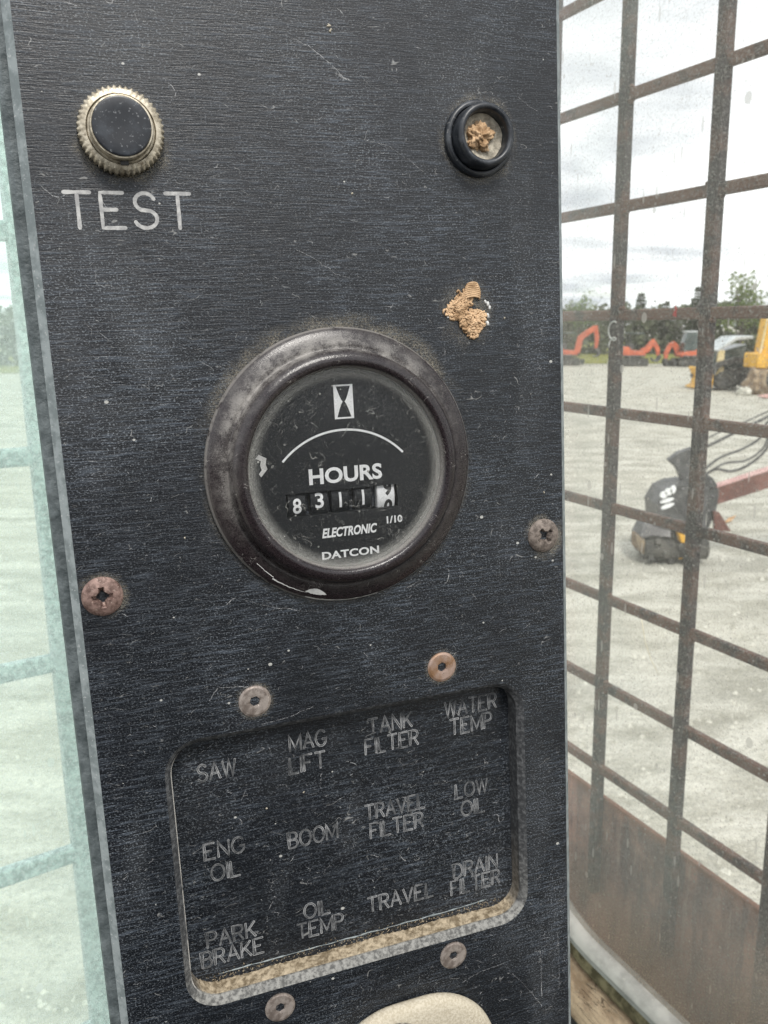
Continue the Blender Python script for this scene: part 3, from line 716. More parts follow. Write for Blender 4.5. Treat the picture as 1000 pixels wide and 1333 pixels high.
def loader():
    t = thing('yellow_loader', 'big yellow machine with a tall frame and mud caked underside at the right edge', 'loader', loc=(16.5, 36.8, 0), rz=R(4))
    MB().prism([(-0.55, 1.35), (2.6, 1.35), (2.6, 2.0), (0.9, 2.1), (0.75, 3.7), (-0.30, 3.7), (-0.52, 1.7)], -0.35, 0.35, 'y').build('main_frame', MAT_YELLOW, t, bevel=0.04)
    MB().prism([(-0.63, 1.6), (-0.545, 1.6), (-0.315, 3.55), (-0.37, 3.58)], -0.37, -0.30, 'y').build('edge_plate', MAT_CREAM, t, bevel=0.02)
    MB().prism([(-0.80, 1.12), (0.8, 1.05), (0.8, 1.5), (-0.5, 1.62), (-0.66, 1.75), (-0.80, 1.70)], -0.6, 0.6, 'y').build('deck', MAT_YELLOW, t, bevel=0.03)
    for z, x in ((2.0, -0.12), (2.75, 0.15)):
        c = MB(); c.lathe([(0, -0.05), (0.09, -0.05), (0.09, 0.05), (0, 0.05)], 12, M=Matrix.Translation((x, -0.38, z)) @ Matrix.Rotation(PI / 2, 4, 'X')); c.build('pin', MAT_DKSTEEL, t)
    MB().tube([(0.2, -0.37, 1.7), (0.25, -0.39, 2.2), (0.1, -0.39, 2.6), (0.2, -0.37, 3.2)], 0.035, 8).build('hose', MAT_HOSE, t, smooth=True)
    for x in (0.15, 2.3):
        for sy in (-1, 1):
            b = MB(); rm = MB(); wheel(b, rm, (x, sy * 0.8, 0.65), 0.65, 0.45)
            o = b.build('wheel', MAT_TRACK, t, auto=30); rm.build('rim', MAT_ORANGE, o, auto=30)
    b = MB(); rnd = random.Random(5)
    b.box((-0.6, -0.45, 0.55), (2.7, 0.45, 1.25)); b.build('axle_housing', MAT_CLOD, t, bevel=0.1)
loader()

def lump(name, mat, loc, size, seed, label, cat, group=None):
    bm = bmesh.new(); bmesh.ops.create_icosphere(bm, subdivisions=4, radius=1)
    for v in bm.verts:
        d = 1 + 0.28 * mnoise.noise(v.co * 1.6 + Vector((seed, 0, 0))) + 0.16 * mnoise.noise(v.co * 4 + Vector((seed, 3, 0)))
        v.co = Vector((v.co.x * size[0] * d, v.co.y * size[1] * d, max(v.co.z * d, -0.45) * size[2]))
    me = bpy.data.meshes.new(name); bm.to_mesh(me); bm.free(); me.materials.append(mat)
    me.polygons.foreach_set('use_smooth', [True] * len(me.polygons))
    o = bpy.data.objects.new(name, me); COL.objects.link(o); o.location = (loc[0], loc[1], loc[2] + 0.45 * size[2])
    tag(o, label, cat, group); return o
lump('soil_heap', MAT_CLOD, (15.95, 36.3, 0), (0.62, 0.5, 0.82), 2.0, 'brown clod of soil heaped in front of the big yellow machine', 'soil')
lump('boulder', MAT_STONE, (15.2, 35.9, 0), (0.30, 0.28, 0.24), 5.0, 'pale stone lying left of the brown soil heap', 'stone')
def plank():
    b = MB().prism([(-0.75, 0.09), (-0.5, 0.02), (2.0, 0.02), (2.0, 0.16), (-0.4, 0.15)], -0.2, 0.2, 'y')
    o = b.build('steel_beam', MAT_REDEDGE, None, bevel=0.015); o.location = (15.9, 34.4, 0); o.rotation_euler = (0, 0, R(3))
    tag(o, 'pinkish flat steel beam lying on the gravel at the right edge', 'beam')
plank()

def mulcher():
    # local x to the right, y away, z up; about 1 m wide, resting on the gravel
    t = thing('mulcher_head', 'black mulching head with white emblem on a red brown boom', 'mulcher', loc=(3.80, 10.55, 0))
    def pz(x, y): return ((x - 890) / 103.0, (735 - y) / 99.0)
    def poly(*p): return [pz(*q) for q in p]
    MB().prism(poly((848, 657), (857, 640), (872, 633), (889, 631), (912, 636), (914, 700), (852, 684)), -0.28, 0.24, 'y').build('housing', MAT_HEAD, t, bevel=0.008)
    MB().prism(poly((836, 702), (842, 690), (905, 692), (914, 700), (908, 724), (890, 732), (842, 729), (835, 718)), -0.10, 0.30, 'y').build('drum_guard', MAT_HEAD, t, bevel=0.008)
    MB().prism(poly((834, 700), (839, 683), (869, 690), (870, 699), (846, 697)), -0.26, -0.12, 'y').build('hood_plate', MAT_GREYHOOD, t, bevel=0.006)
    d = MB(); M = Matrix.Translation((-0.10, -0.14, 0.20)) @ Matrix.Rotation(PI / 2, 4, 'Y')
    d.lathe([(0, -0.40), (0.15, -0.40), (0.15, 0.40), (0, 0.40)], 18, M=M)
    for k in range(22):
        a = k * 2.4; x = -0.36 + 0.72 * k / 21
        d.box((-0.035, -0.04, -0.03), (0.035, 0.04, 0.05), M=Matrix.Translation((-0.10 + x, -0.14, 0.20)) @ Matrix.Rotation(a, 4, 'X') @ Matrix.Translation((0, 0, 0.16)))
    dr = d.build('cutting_drum', MAT_TRACK, t, bevel=0.006)
    MB().prism(poly((868, 606), (881, 596), (902, 589), (908, 600), (909, 660), (896, 668), (888, 632), (880, 616)), -0.02, 0.10, 'y').build('push_fin', MAT_HEAD, t, bevel=0.012)
    MB().prism(poly((905, 630), (916, 622), (925, 627), (932, 637), (935, 647), (933, 669), (925, 692), (916, 722), (903, 728), (900, 700)), -0.10, 0.22, 'y').build('mount_bracket', MAT_HEAD, t, bevel=0.02)
    MB().prism(poly((926, 668), (934, 669), (952, 694), (930, 693)), -0.16, -0.11, 'y').build('gusset', MAT_REDBEAM, t, bevel=0.006)
    MB().prism(poly((877, 692), (891, 697), (893, 704), (881, 704)), -0.34, -0.20, 'y').build('yellow_motor_cover', MAT_YELLOW, t, bevel=0.01)
    MB().prism(poly((880, 720), (905, 714), (910, 722), (884, 728)), -0.24, -0.19, 'y').build('yellow_guard_strip', MAT_YELLOW, t, bevel=0.006)
    MB().prism(poly((833, 702), (838, 702), (840, 724), (834, 720)), -0.22, 0.2, 'y').build('wear_plate', MAT_CLOD, t, bevel=0.006)
    MB().prism(poly((918, 700), (926, 700), (926, 706), (918, 706)), -0.16, -0.10, 'y').build('pin', MAT_REDBEAM, t, bevel=0.006)
    for bx, by in ((853, 662), (853, 678), (880, 637), (900, 640), (905, 676), (876, 682), (922, 632), (926, 650), (922, 668)):
        q = pz(bx, by); bo_ = MB(); bo_.lathe([(0.014, 0), (0.014, 0.012), (0.008, 0.016), (0, 0.016)], 6, M=Matrix.Translation((q[0], -0.278 if bx < 908 else -0.098, q[1])) @ Matrix.Rotation(PI / 2, 4, 'X'))
        bo_.build('bolt', MAT_GREYHOOD, t)
    for rx in (886, 899):
        a_ = pz(rx, 698); c_ = pz(rx + 2.2, 640); MB().box((a_[0], -0.305, a_[1]), (c_[0], -0.281, c_[1])).build('rib', MAT_GREYHOOD, t, bevel=0.004)
    e = MB()   # emblem: three rounded white lobes over two slanted bars
    def blob(x, y, a, b_, rot, n=12):
        e.prism([pz(x + a * math.cos(2 * PI * k / n) * math.cos(rot) - b_ * math.sin(2 * PI * k / n) * math.sin(rot), y + a * math.cos(2 * PI * k / n) * math.sin(rot) + b_ * math.sin(2 * PI * k / n) * math.cos(rot)) for k in range(n)], -0.292, -0.281, 'y')
    blob(855.5, 644.5, 4.6, 4.4, 0.3); blob(861.6, 640.6, 4.6, 4.8, 0.1); blob(867.2, 637.6, 3.6, 5.2, 0.1)
    blob(860.5, 651.5, 9.2, 2.5, -0.30); blob(861.5, 658.5, 9.2, 2.7, -0.36)
    e.build('emblem', MAT_WHITE, t)
    # red brown boom running up to the right out of the window
    b = MB(); P0 = Vector(pz(920, 654)); P1 = Vector(pz(1130, 586)); dz = 0.118
    b.prism([(P0.x, P0.y - dz), (P1.x, P1.y - dz), (P1.x, P1.y + dz), (P0.x, P0.y + dz)], -0.08, 0.04, 'y')
    bo = b.build('boom', MAT_REDBEAM, t, bevel=0.01)
    f = MB().prism([(P0.x + 0.02, P0.y + dz + 0.002), (P1.x, P1.y + dz + 0.002), (P1.x, P1.y + dz + 0.018), (P0.x + 0.02, P0.y + dz + 0.018)], -0.10, 0.06, 'y'); f.build('top_flange', MAT_REDEDGE, bo)
    def hose(pts, r=0.016, y=0.0):
        pts3 = []; q = [Vector((*pz(*p), 0)) for p in pts]
        for i in range(len(q) - 1):
            p0 = q[max(i - 1, 0)]; p1 = q[i]; p2 = q[i + 1]; p3 = q[min(i + 2, len(q) - 1)]
            for k in range(8):
                s = k / 8; c = 0.5 * ((2 * p1) + (p2 - p0) * s + (2 * p0 - 5 * p1 + 4 * p2 - p3) * s * s + (3 * p1 - p0 - 3 * p2 + p3) * s ** 3)
                pts3.append((c.x, y + 0.03 * math.sin(i + s), c.y))
        pts3.append((q[-1].x, y, q[-1].y)); return MB().tube(pts3, r, 8).build('hose', MAT_HOSE, t, smooth=True)
    hose([(905, 596), (930, 585), (960, 570), (1010, 545), (1060, 520)], 0.020, 0.05)
    hose([(905, 588), (940, 572), (985, 553), (1040, 525)], 0.010, 0.12)
    hose([(912, 622), (935, 604), (965, 592), (985, 578), (990, 560), (1010, 540)], 0.016, 0.0)
    hose([(912, 626), (940, 610), (968, 606), (988, 590), (995, 565), (1012, 545)], 0.014, -0.05)
    hose([(910, 630), (930, 618), (952, 620), (972, 612), (992, 592), (1000, 565), (1020, 545)], 0.018, -0.02)
mulcher()
def leaf():
    b = MB(); b.add([(-0.10, -0.02, 0.0), (0.0, -0.07, 0.05), (0.09, 0.0, 0.12), (0.0, 0.06, 0.06), (0.02, 0.0, 0.02)], [(0, 1, 4), (1, 2, 4), (2, 3, 4), (3, 0, 4)])
    o = b.build('dry_leaf', MAT_LEAFDRY); o.location = (5.3, 12.6, 0.0); o.scale = (1, 1, 1); tag(o, 'dry tan leaf lying on the gravel under the red brown boom', 'leaf')
    so = o.modifiers.new('thickness', 'SOLIDIFY'); so.thickness = 0.008
leaf()

# ------------------------------------------------------------------ cab shell round the operator
def cab():
    f = MB().box((-0.75, -0.75, 1.90), (0.85, 0.70, 1.95)); struct(f.build('cab_floor', MAT_CABFLOOR))
    t = thing('machine_base', 'dark tracked base carrying the cab', 'machine', loc=(0, 0, 0))
    MB().box((-1.3, -2.6, 1.1), (1.3, 0.75, 1.895)).build('deck', MAT_DKSTEEL, t, bevel=0.04)
    MB().box((-0.6, -1.6, 0.5), (0.6, 0.2, 1.1)).build('turntable', MAT_DKSTEEL, t, bevel=0.04)
    for sx in (-1, 1):
        MB().prism(stadium(4.2, 0.9), sx * 1.2 - 0.3, sx * 1.2 + 0.3, 'x', M=Matrix.Translation((0, -0.7, 0))).build('track', MAT_TRACK, t, bevel=0.02)
    st = thing('unseen_seat', 'unseen black padded seat added behind the viewpoint to darken the console', 'seat', loc=(-0.05, -0.42, 1.95))  # unseen, added to darken what the lower console reflects
    MB().box((-0.26, -0.26, 0.34), (0.26, 0.24, 0.48)).build('cushion', MAT_TRACK, st, bevel=0.04)
    MB().prism([(-0.30, 0.42), (-0.16, 0.42), (-0.26, 1.15), (-0.38, 1.15)], -0.25, 0.25, 'x').build('backrest', MAT_TRACK, st, bevel=0.04)
    MB().box((-0.18, -0.2, 0.0), (0.18, 0.2, 0.34)).build('pedestal', MAT_DKSTEEL, st, bevel=0.02)
    rw = MB().box((-0.75, -0.80, 1.95), (0.85, -0.75, 3.05)); struct(rw.build('unseen_rear_wall', MAT_DARKWALL))  # out of view, added to block light and reflections low on the console
    # corner post where the front and side windows meet
    p = MB(); p.box((-60, -1300, -6), (4.5, 420, 4)); o = p.build('corner_post', MAT_POST, None, scale=MM, bevel=0.003); o.matrix_world = M_SIDE
    tag(o, 'dark steel corner post between the two barred windows', 'post')
cab()

def side_window():
    t = thing('window_grille', 'rusty steel bar grille over the right hand window', 'window guard', M=M_SIDE)
    for k in range(1, 10):
        a = 75.0 * k + (0.4 if k == 2 else -0.6 if k == 1 else 0)
        b = MB().box((a - 3.9, -628, -4.5), (a + 3.9, 330, 2.4)); b.build('upright_bar', MAT_BAR, t, scale=MM, bevel=0.0012)
    for k in range(-3, 9):
        v = -65.45 * k + {3: -1.8, 5: 0.4, 0: 0}.get(k, 0)
        b = MB().box((-2, v - 3.5, -3.6), (760, v + 3.5, 1.2)); b.build('cross_bar', MAT_BARH, t, scale=MM, bevel=0.0012)
    MB().box((-2, -1240, -9), (770, -548.5, -5.05)).build('kick_plate', MAT_PLATE, t, scale=MM, bevel=0.001)
    rnd = random.Random(12); wb = MB()     # weld beads where the bars cross
    for k in range(1, 8):
        for q in range(-2, 9):
            for sx, sy in ((-1, 1), (1, 1), (1, -1)):
                if rnd.random() < 0.35: continue
                x = 75.0 * k + sx * 4.3; v = -65.45 * q + {3: -1.8, 5: 0.4}.get(q, 0) + sy * 3.9; r = rnd.uniform(1.3, 2.3)
                wb.lathe([(r, -1.5), (r * 1.05, 0.2), (r * 0.8, 1.2), (r * 0.35, 1.75), (0, 1.9)], 9, c=(x, v), wob=lambda a, rr, z: rr * (1 + 0.22 * math.sin(2 * a + k) + 0.12 * math.sin(5 * a + q)))
    stuff(wb.build('weld_bead', MAT_BARH, t, scale=MM, smooth=True))
    # bent wire hooked round the first upright
    w = MB(); pts = []
    for k in range(25):
        s = k / 24; pts.append((76.5 + 3.6 * math.cos(s * 9.5) * (1 - 0.3 * s), -203 - 15.5 * s + 3.0 * math.sin(s * 9.5), 4.4 + 0.6 * math.sin(7 * s)))
    w.tube(pts, 0.55, 6).build('wire_hook', MAT_GREYWHITE, t, smooth=True, scale=MM)
    MB().prism([(126, -199), (128.5, -200), (128.8, -195.6), (127.5, -193)], 1.25, 1.8).build('red_fleck', MAT_RED, t, scale=MM)

    w = thing('side_window', 'dusty scratched side window pane in a grey rubber seal', 'window', M=M_SIDE)
    a0, a1, b0, b1, r = 48, 720, -612, 330, 88
    def rr(ins, n=10):
        pts = []
        for cx, cy, s in ((a1 - r, b1 - r, 0), (a0 + r, b1 - r, 90), (a0 + r, b0 + r, 180), (a1 - r, b0 + r, 270)):
            for k in range(n + 1):
                a = R(s + 90 * k / n); pts.append((cx + (r - ins) * math.cos(a), cy + (r - ins) * math.sin(a)))
        return pts
    MB().prism(rr(-6), 43, 47).build('pane', MAT_PANE, w, scale=MM)
    prof = [(-1.0, 47.2), (-0.5, 51), (2.5, 54), (6, 55.5), (7.5, 53.6), (9.5, 54.2), (11.5, 54.2), (14, 51), (14.4, 44), (10, 40), (2, 40), (-1, 42.8)]
    b = MB(); vs = []; rings = [rr(-o_) for o_, h in prof]; n = len(rings[0]); k = len(prof)
    for i in range(n):
        for j, (o_, h) in enumerate(prof): vs.append((rings[j][i][0], rings[j][i][1], h))
    fs = [(i * k + j, ((i + 1) % n) * k + j, ((i + 1) % n) * k + (j + 1) % k, i * k + (j + 1) % k) for i in range(n) for j in range(k)]
    b.add(vs, fs).build('seal', MAT_SEAL, w, scale=MM, auto=50)
    c = thing('window_sill', 'cracked tan sill board below the side window seal', 'window sill', M=M_SIDE)
    def wavy(prof, nseg=60, amp=0.8, seed=1.0):
        b = MB(); k = len(prof)
        for i in range(nseg + 1):
            a = -20 + 780 * i / nseg
            for j, (v, h) in enumerate(prof):
                d = amp * mnoise.noise(Vector((a * 0.03 + seed, j * 1.3, 0)))
                # the sill and channel lift where the window corner rounds off
                lift = 88 - math.sqrt(max(0, 88 ** 2 - (136 - a) ** 2)) if 48 < a < 136 else (0 if a >= 136 else 40)
                b.v.append((a, v + d + min(lift, 40), h + d * 0.5))
        for i in range(nseg):
            for j in range(k): b.f.append((i * k + j, (i + 1) * k + j, (i + 1) * k + (j + 1) % k, i * k + (j + 1) % k))
        return b
    wavy([(-626.5, 40), (-626.5, 48), (-630, 50.5), (-636, 51.5), (-640.5, 49), (-640.5, 40)], amp=1.0).build('channel', MAT_CHANNEL, c, scale=MM, auto=50)
    wavy([(-641.2, 40), (-641.2, 52), (-644.5, 54.5), (-664, 63), (-668, 62.5), (-669, 58), (-668, 40)], amp=1.2, seed=5).build('board', MAT_SILL, c, scale=MM, auto=40)
    o = MB().box((-2, -1240, 20), (770, -669.5, 38)).build('side_wall', MAT_DARKWALL, None, scale=MM); o.matrix_world = M_SIDE; struct(o)
    s = MB(); s.tube([(161.5, -372, 48.2), (166, -385, 48.6), (172, -394, 49.0), (178, -401, 48.4)], 0.35, 5, rfun=lambda q: 1 - 0.6 * q)
    o = s.build('straw', MAT_STRAW, None, scale=MM, smooth=True); o.matrix_world = M_SIDE; tag(o, 'thin pale straw stuck on the dusty side window', 'straw')
side_window()

def front_window():
    t = thing('front_grille', 'pale galvanised bar grille over the front window left of the panel', 'window guard', M=M_FRONT)
    for a in (-225, -112, 0, 112, 225):
        MB().box((a - 0, -900, -5), (a + 11.0, 330, 4)).build('upright_bar', MAT_GALV, t, scale=MM, bevel=0.0015)
    for k in range(-3, 7):
        v = -108.0 * k + 35
        MB().box((-420, v - 4.7, -4.2), (300, v + 4.7, 2.2)).build('cross_bar', MAT_GALV, t, scale=MM, bevel=0.0015)
    w = thing('front_window', 'milky green tinted front window pane', 'window', M=M_FRONT)
    MB().box((-420, -640, 26), (285, 330, 30)).build('pane', MAT_PANE_L, w, scale=MM)
    MB().box((-420, -700, 20), (285, -641, 44)).build('seal', MAT_SEAL, w, scale=MM, bevel=0.004)
front_window()

# ------------------------------------------------------------------ control panel
def rrect(x0, x1, y0, y1, r, n=8):
    pts = []
    for cx, cy, s in ((x1 - r, y1 - r, 0), (x0 + r, y1 - r, 90), (x0 + r, y0 + r, 180), (x1 - r, y0 + r, 270)):
        for k in range(n + 1):
            a = R(s + 90 * k / n); pts.append((cx + r * math.cos(a), cy + r * math.sin(a)))
    return pts
def fill_holes(outer, holes, z):
    bm = bmesh.new(); edges = []
    for loop in [outer] + holes:
        vs = [bm.verts.new((x, y, z)) for x, y in loop]
        edges += [bm.edges.new((vs[i], vs[(i + 1) % len(vs)])) for i in range(len(vs))]
    bmesh.ops.triangle_fill(bm, edges=edges, use_beauty=True)
    bm.verts.index_update()
    v = [tuple(q.co) for q in bm.verts]; f = [tuple(q.index for q in p.verts) for p in bm.faces]; bm.free(); return v, f

PANEL = thing('instrument_console', 'black brushed laminate instrument console with engraved lettering and a recessed legend window', 'console', M=M_PANEL)
X0, X1, Y0, Y1 = -57.0, 55.0, -172.0, 175.0
HOLE = rrect(-43.9, 43.4, -122.4, -56.6, 8.0)
HOLE2 = rrect(-42.4, 41.9, -120.9, -58.1, 6.5)
CW = 1.65
def build_panel():
    b = MB(); v, f = fill_holes([(X0, Y0), (X1, Y0), (X1, Y1), (X0, Y1)], [HOLE], 0); b.add(v, f)
    b.build('panel_face', MAT_PANEL, PANEL, scale=MM)
    e = MB()
    def ring(a, za, c, zc):
        n = len(a); e.add([(x, y, za) for x, y in a] + [(x, y, zc) for x, y in c], [(i, (i + 1) % n, n + (i + 1) % n, n + i) for i in range(n)])
    A = [(X0, Y0), (X1, Y0), (X1, Y1), (X0, Y1)]; B = [(X0 - CW, Y0 - CW), (X1 + CW, Y0 - CW), (X1 + CW, Y1 + CW), (X0 - CW, Y1 + CW)]
    ring(A, 0, B, -CW); ring(B, -CW, B, -5.9)
    e.build('edge_bevel', MAT_CHAMFER, PANEL, scale=MM)
    h = MB(); n = len(HOLE)
    mid = rrect(-43.2, 42.7, -121.7, -57.3, 7.3)
    L = [(HOLE, 0), (mid, -0.55), (HOLE2, -1.6), (HOLE2, -3.2), (HOLE2, -5.9)]
    for (a, za), (c, zc) in zip(L[:-1], L[1:]):
        h.add([(x, y, za) for x, y in a] + [(x, y, zc) for x, y in c], [(i, (i + 1) % n, n + (i + 1) % n, n + i) for i in range(n)])
    h.build('recess_edge', MAT_RECESS, PANEL, scale=MM, auto=50)
    l = MB().box((-50, -130, -7.5), (50, -50, -5.8)); plate = l.build('legend_plate', MAT_PANEL, PANEL, scale=MM)
    # grit lying on the lower ledge of the recess
    rnd = random.Random(4); g = MB(); N = 150
    for i in range(N + 1):
        x = -40.5 + 80.0 * i / N
        cr = 0.0
        if x < -36: cr = 6.5 - math.sqrt(max(0, 6.5 ** 2 - (x + 36) ** 2)) if x > -42.4 else 6
        if x > 35.4: cr = 6.5 - math.sqrt(max(0, 6.5 ** 2 - (x - 35.4) ** 2))
        th = 0.40 + 0.55 * mnoise.noise(Vector((x * 0.12, 1, 0))) + 0.35 * mnoise.noise(Vector((x * 0.9, 5, 0)))
        th = max(0.05, th) * (1.0 if x < 26 else max(0.2, 1 - (x - 26) / 10))
        for k, (d, z) in enumerate(((0.0, -2.0), (0.35, -2.9), (0.75, -4.2), (1.05, -5.2), (1.25, -5.79))):
            j = 0.14 * mnoise.noise(Vector((x * 3.1, k * 2.2, 0))) + 0.10 * rnd.uniform(-1, 1)
            g.v.append((x, -120.85 + cr + d * th * 0.7 + (j if k else 0), z + (0 if k in (0, 4) else j)))
    for i in range(N):
        for k in range(4): g.f.append((i * 5 + k, (i + 1) * 5 + k, (i + 1) * 5 + k + 1, i * 5 + k + 1))
    for i in range(420):   # loose grains
        x = rnd.uniform(-40, 38); y = -120.0 + abs(rnd.gauss(0, 0.8)); s = rnd.uniform(0.06, 0.2); z = -5.75 + max(0, (-119.6 - y)) * 2.2
        g.add([(x - s, y - s, z), (x + s, y - s * 0.6, z), (x + s * 0.2, y + s, z), (x, y, z + s * 1.6)], [(0, 1, 3), (1, 2, 3), (2, 0, 3)])
    stuff(g.build('grit', MAT_GRIT, PANEL, scale=MM))
    # pale sealant line along the foot of the lower ledge
    s = MB(); p = []
    for i in range(61):
        x = -36 + 70 * i / 60; p.append((x, -118.7 + 0.25 * mnoise.noise(Vector((x * 0.3, 0, 0))) + (0.4 * ((x - 22) / 12) ** 2 if x > 22 else 0), -5.75))
    s.tube(p, 0.26, 6, rfun=lambda q: 0.25 + 1.6 * abs(mnoise.noise(Vector((q * 26, 2, 0))))).build('sealant_bead', MAT_CHAMFER, PANEL, scale=MM, smooth=True)
    hs = MB().box((-61.2, -176, -66), (52, 179, -5.95)); hs.build('housing', MAT_HOUSING, PANEL, scale=MM, bevel=0.0012)
    lg = MB(); lg.box((-30, -1100, -56), (30, -176, -14)); lg.build('mounting_leg', MAT_HOUSING, PANEL, scale=MM, bevel=0.003)
    return plate
PLATE = build_panel()

# single stroke letters on a unit cap height
def arc(cx, cy, rx, ry, a0, a1, n=10): return [(cx + rx * math.cos(R(a0 + (a1 - a0) * k / n)), cy + ry * math.sin(R(a0 + (a1 - a0) * k / n))) for k in range(n + 1)]
GL = {
 'T': (0.70, [[(0, 1), (0.70, 1)], [(0.35, 1), (0.35, 0)]]),
 'E': (0.62, [[(0.62, 1), (0, 1), (0, 0), (0.62, 0)], [(0, 0.52), (0.42, 0.52)]]),
 'F': (0.58, [[(0.58, 1), (0, 1), (0, 0)], [(0, 0.52), (0.42, 0.52)]]),
 'L': (0.55, [[(0, 1), (0, 0), (0.55, 0)]]),
 'I': (0.0, [[(0, 1), (0, 0)]]),
 'A': (0.72, [[(0, 0), (0.36, 1), (0.72, 0)], [(0.13, 0.36), (0.59, 0.36)]]),
 'V': (0.70, [[(0, 1), (0.35, 0), (0.70, 1)]]),
 'W': (0.92, [[(0, 1), (0.23, 0), (0.46, 1), (0.69, 0), (0.92, 1)]]),
 'M': (0.80, [[(0, 0), (0, 1), (0.40, 0.15), (0.80, 1), (0.80, 0)]]),
 'N': (0.66, [[(0, 0), (0, 1), (0.66, 0), (0.66, 1)]]),
 'K': (0.62, [[(0, 1), (0, 0)], [(0.60, 1), (0, 0.38)], [(0.20, 0.58), (0.62, 0)]]),
 'O': (0.78, [arc(0.39, 0.5, 0.39, 0.5, 90, 450, 22)]),
 'P': (0.60, [[(0, 0), (0, 1), (0.33, 1)] + arc(0.33, 0.74, 0.27, 0.26, 90, -90, 8)[1:] + [(0, 0.48)]]),
 'R': (0.62, [[(0, 0), (0, 1), (0.34, 1)] + arc(0.34, 0.75, 0.26, 0.25, 90, -90, 8)[1:] + [(0, 0.50)], [(0.32, 0.50), (0.62, 0)]]),
 'B': (0.62, [[(0, 0), (0, 1), (0.34, 1)] + arc(0.34, 0.765, 0.235, 0.235, 90, -90, 8)[1:] + [(0, 0.53)], [(0.34, 0.53)] + arc(0.34, 0.265, 0.28, 0.265, 90, -90, 8)[1:] + [(0, 0)]]),
 'D': (0.66, [[(0, 0), (0, 1), (0.25, 1)] + arc(0.25, 0.5, 0.41, 0.5, 90, -90, 12)[1:] + [(0, 0)]]),
 'G': (0.76, [arc(0.39, 0.5, 0.39, 0.5, 42, 330, 18) + [(0.76, 0.44), (0.46, 0.44)]]),
 'S': (0.64, [arc(0.32, 0.75, 0.28, 0.25, 20, 245, 11) + arc(0.32, 0.26, 0.32, 0.26, 62, -160, 12)]),
}
def text_width(s, gap): return sum(GL[c][0] for c in s) + gap * (len(s) - 1)
def rough_path(st, n_per=6):
    out = []
    for a, b in zip(st[:-1], st[1:]):
        L = math.hypot(b[0] - a[0], b[1] - a[1]); k = max(1, int(L * n_per))
        out += [(a[0] + (b[0] - a[0]) * i / k, a[1] + (b[1] - a[1]) * i / k) for i in range(k)]
    return out + [st[-1]]
def capsule(a, b, w):
    """closed outline round one straight stroke"""
    d = Vector((b[0] - a[0], b[1] - a[1])).normalized(); q = Vector((-d.y, d.x)); pts = []
    for k in range(5):
        an = PI / 2 + PI * k / 4; pts.append((a[0] + w * (q.x * math.sin(an) + d.x * math.cos(an)), a[1] + w * (q.y * math.sin(an) + d.y * math.cos(an))))
    for k in range(5):
        an = -PI / 2 + PI * k / 4; pts.append((b[0] + w * (q.x * math.sin(an) + d.x * math.cos(an)), b[1] + w * (q.y * math.sin(an) + d.y * math.cos(an))))
    return pts + [pts[0]]
def word(parent, s, x, y, h, wd, mat, z, gap=0.22, outline=None, xs=1.0, seed=1):
    b = MB(); cx = 0; rnd = random.Random(seed); fillset = set()
    for ch in s:
        w, strokes = GL[ch]
        for st in strokes:
            P = [(x + (cx + px) * h * xs, y + py * h) for px, py in st]
            if outline:
                # two thin pale lines painted as light caught on the edges of the cut
                n = len(P); f0 = len(b.f)
                b.ribbon(rough_path(P, 1.2), outline * 1.9, z - 0.02); fillset |= set(range(f0, len(b.f)))
                def off(sg):
                    o = []
                    for i, p in enumerate(P):
                        t = Vector((P[min(i + 1, n - 1)][0] - P[max(i - 1, 0)][0], P[min(i + 1, n - 1)][1] - P[max(i - 1, 0)][1])).normalized()
                        k = 1.0
                        if 0 < i < n - 1:
                            t1 = Vector((P[i + 1][0] - p[0], P[i + 1][1] - p[1])).normalized(); k = 1 / max(0.45, abs(t.dot(t1)))
                        o.append((p[0] - t.y * sg * outline * k, p[1] + t.x * sg * outline * k))
                    return o
                for sg in (-1, 1):
                    o = off(sg)
                    b.ribbon(rough_path(o, 1.2), wd, z, wfun=lambda q: rnd.uniform(0.55, 1.25))
                if P[0] != P[-1]:
                    for e0, e1 in ((off(-1)[0], off(1)[0]), (off(-1)[-1], off(1)[-1])): b.ribbon([e0, e1], wd, z + 0.004)
            else:
                Pr = rough_path(P, 1.5)
                b.ribbon(Pr, wd, z, wfun=lambda q: rnd.uniform(0.88, 1.10))
                for e in (P[0], P[-1]):
                    b.add([(e[0] + wd / 2 * math.cos(k * PI / 5), e[1] + wd / 2 * math.sin(k * PI / 5), z + 0.004) for k in range(10)], [tuple(range(10))])
        cx += w + gap
    o = b.build('lettering', mat, parent, scale=MM)
    if outline: o.data.materials.append(MAT_GROOVE); o.data.polygons.foreach_set('material_index', [1 if i in fillset else 0 for i in range(len(o.data.polygons))])
    return o
word(PANEL, 'TEST', -51.5, 50.2, 6.5, 0.72, MAT_ENGRAVE, 0.04, gap=0.29, xs=1.02, seed=2)

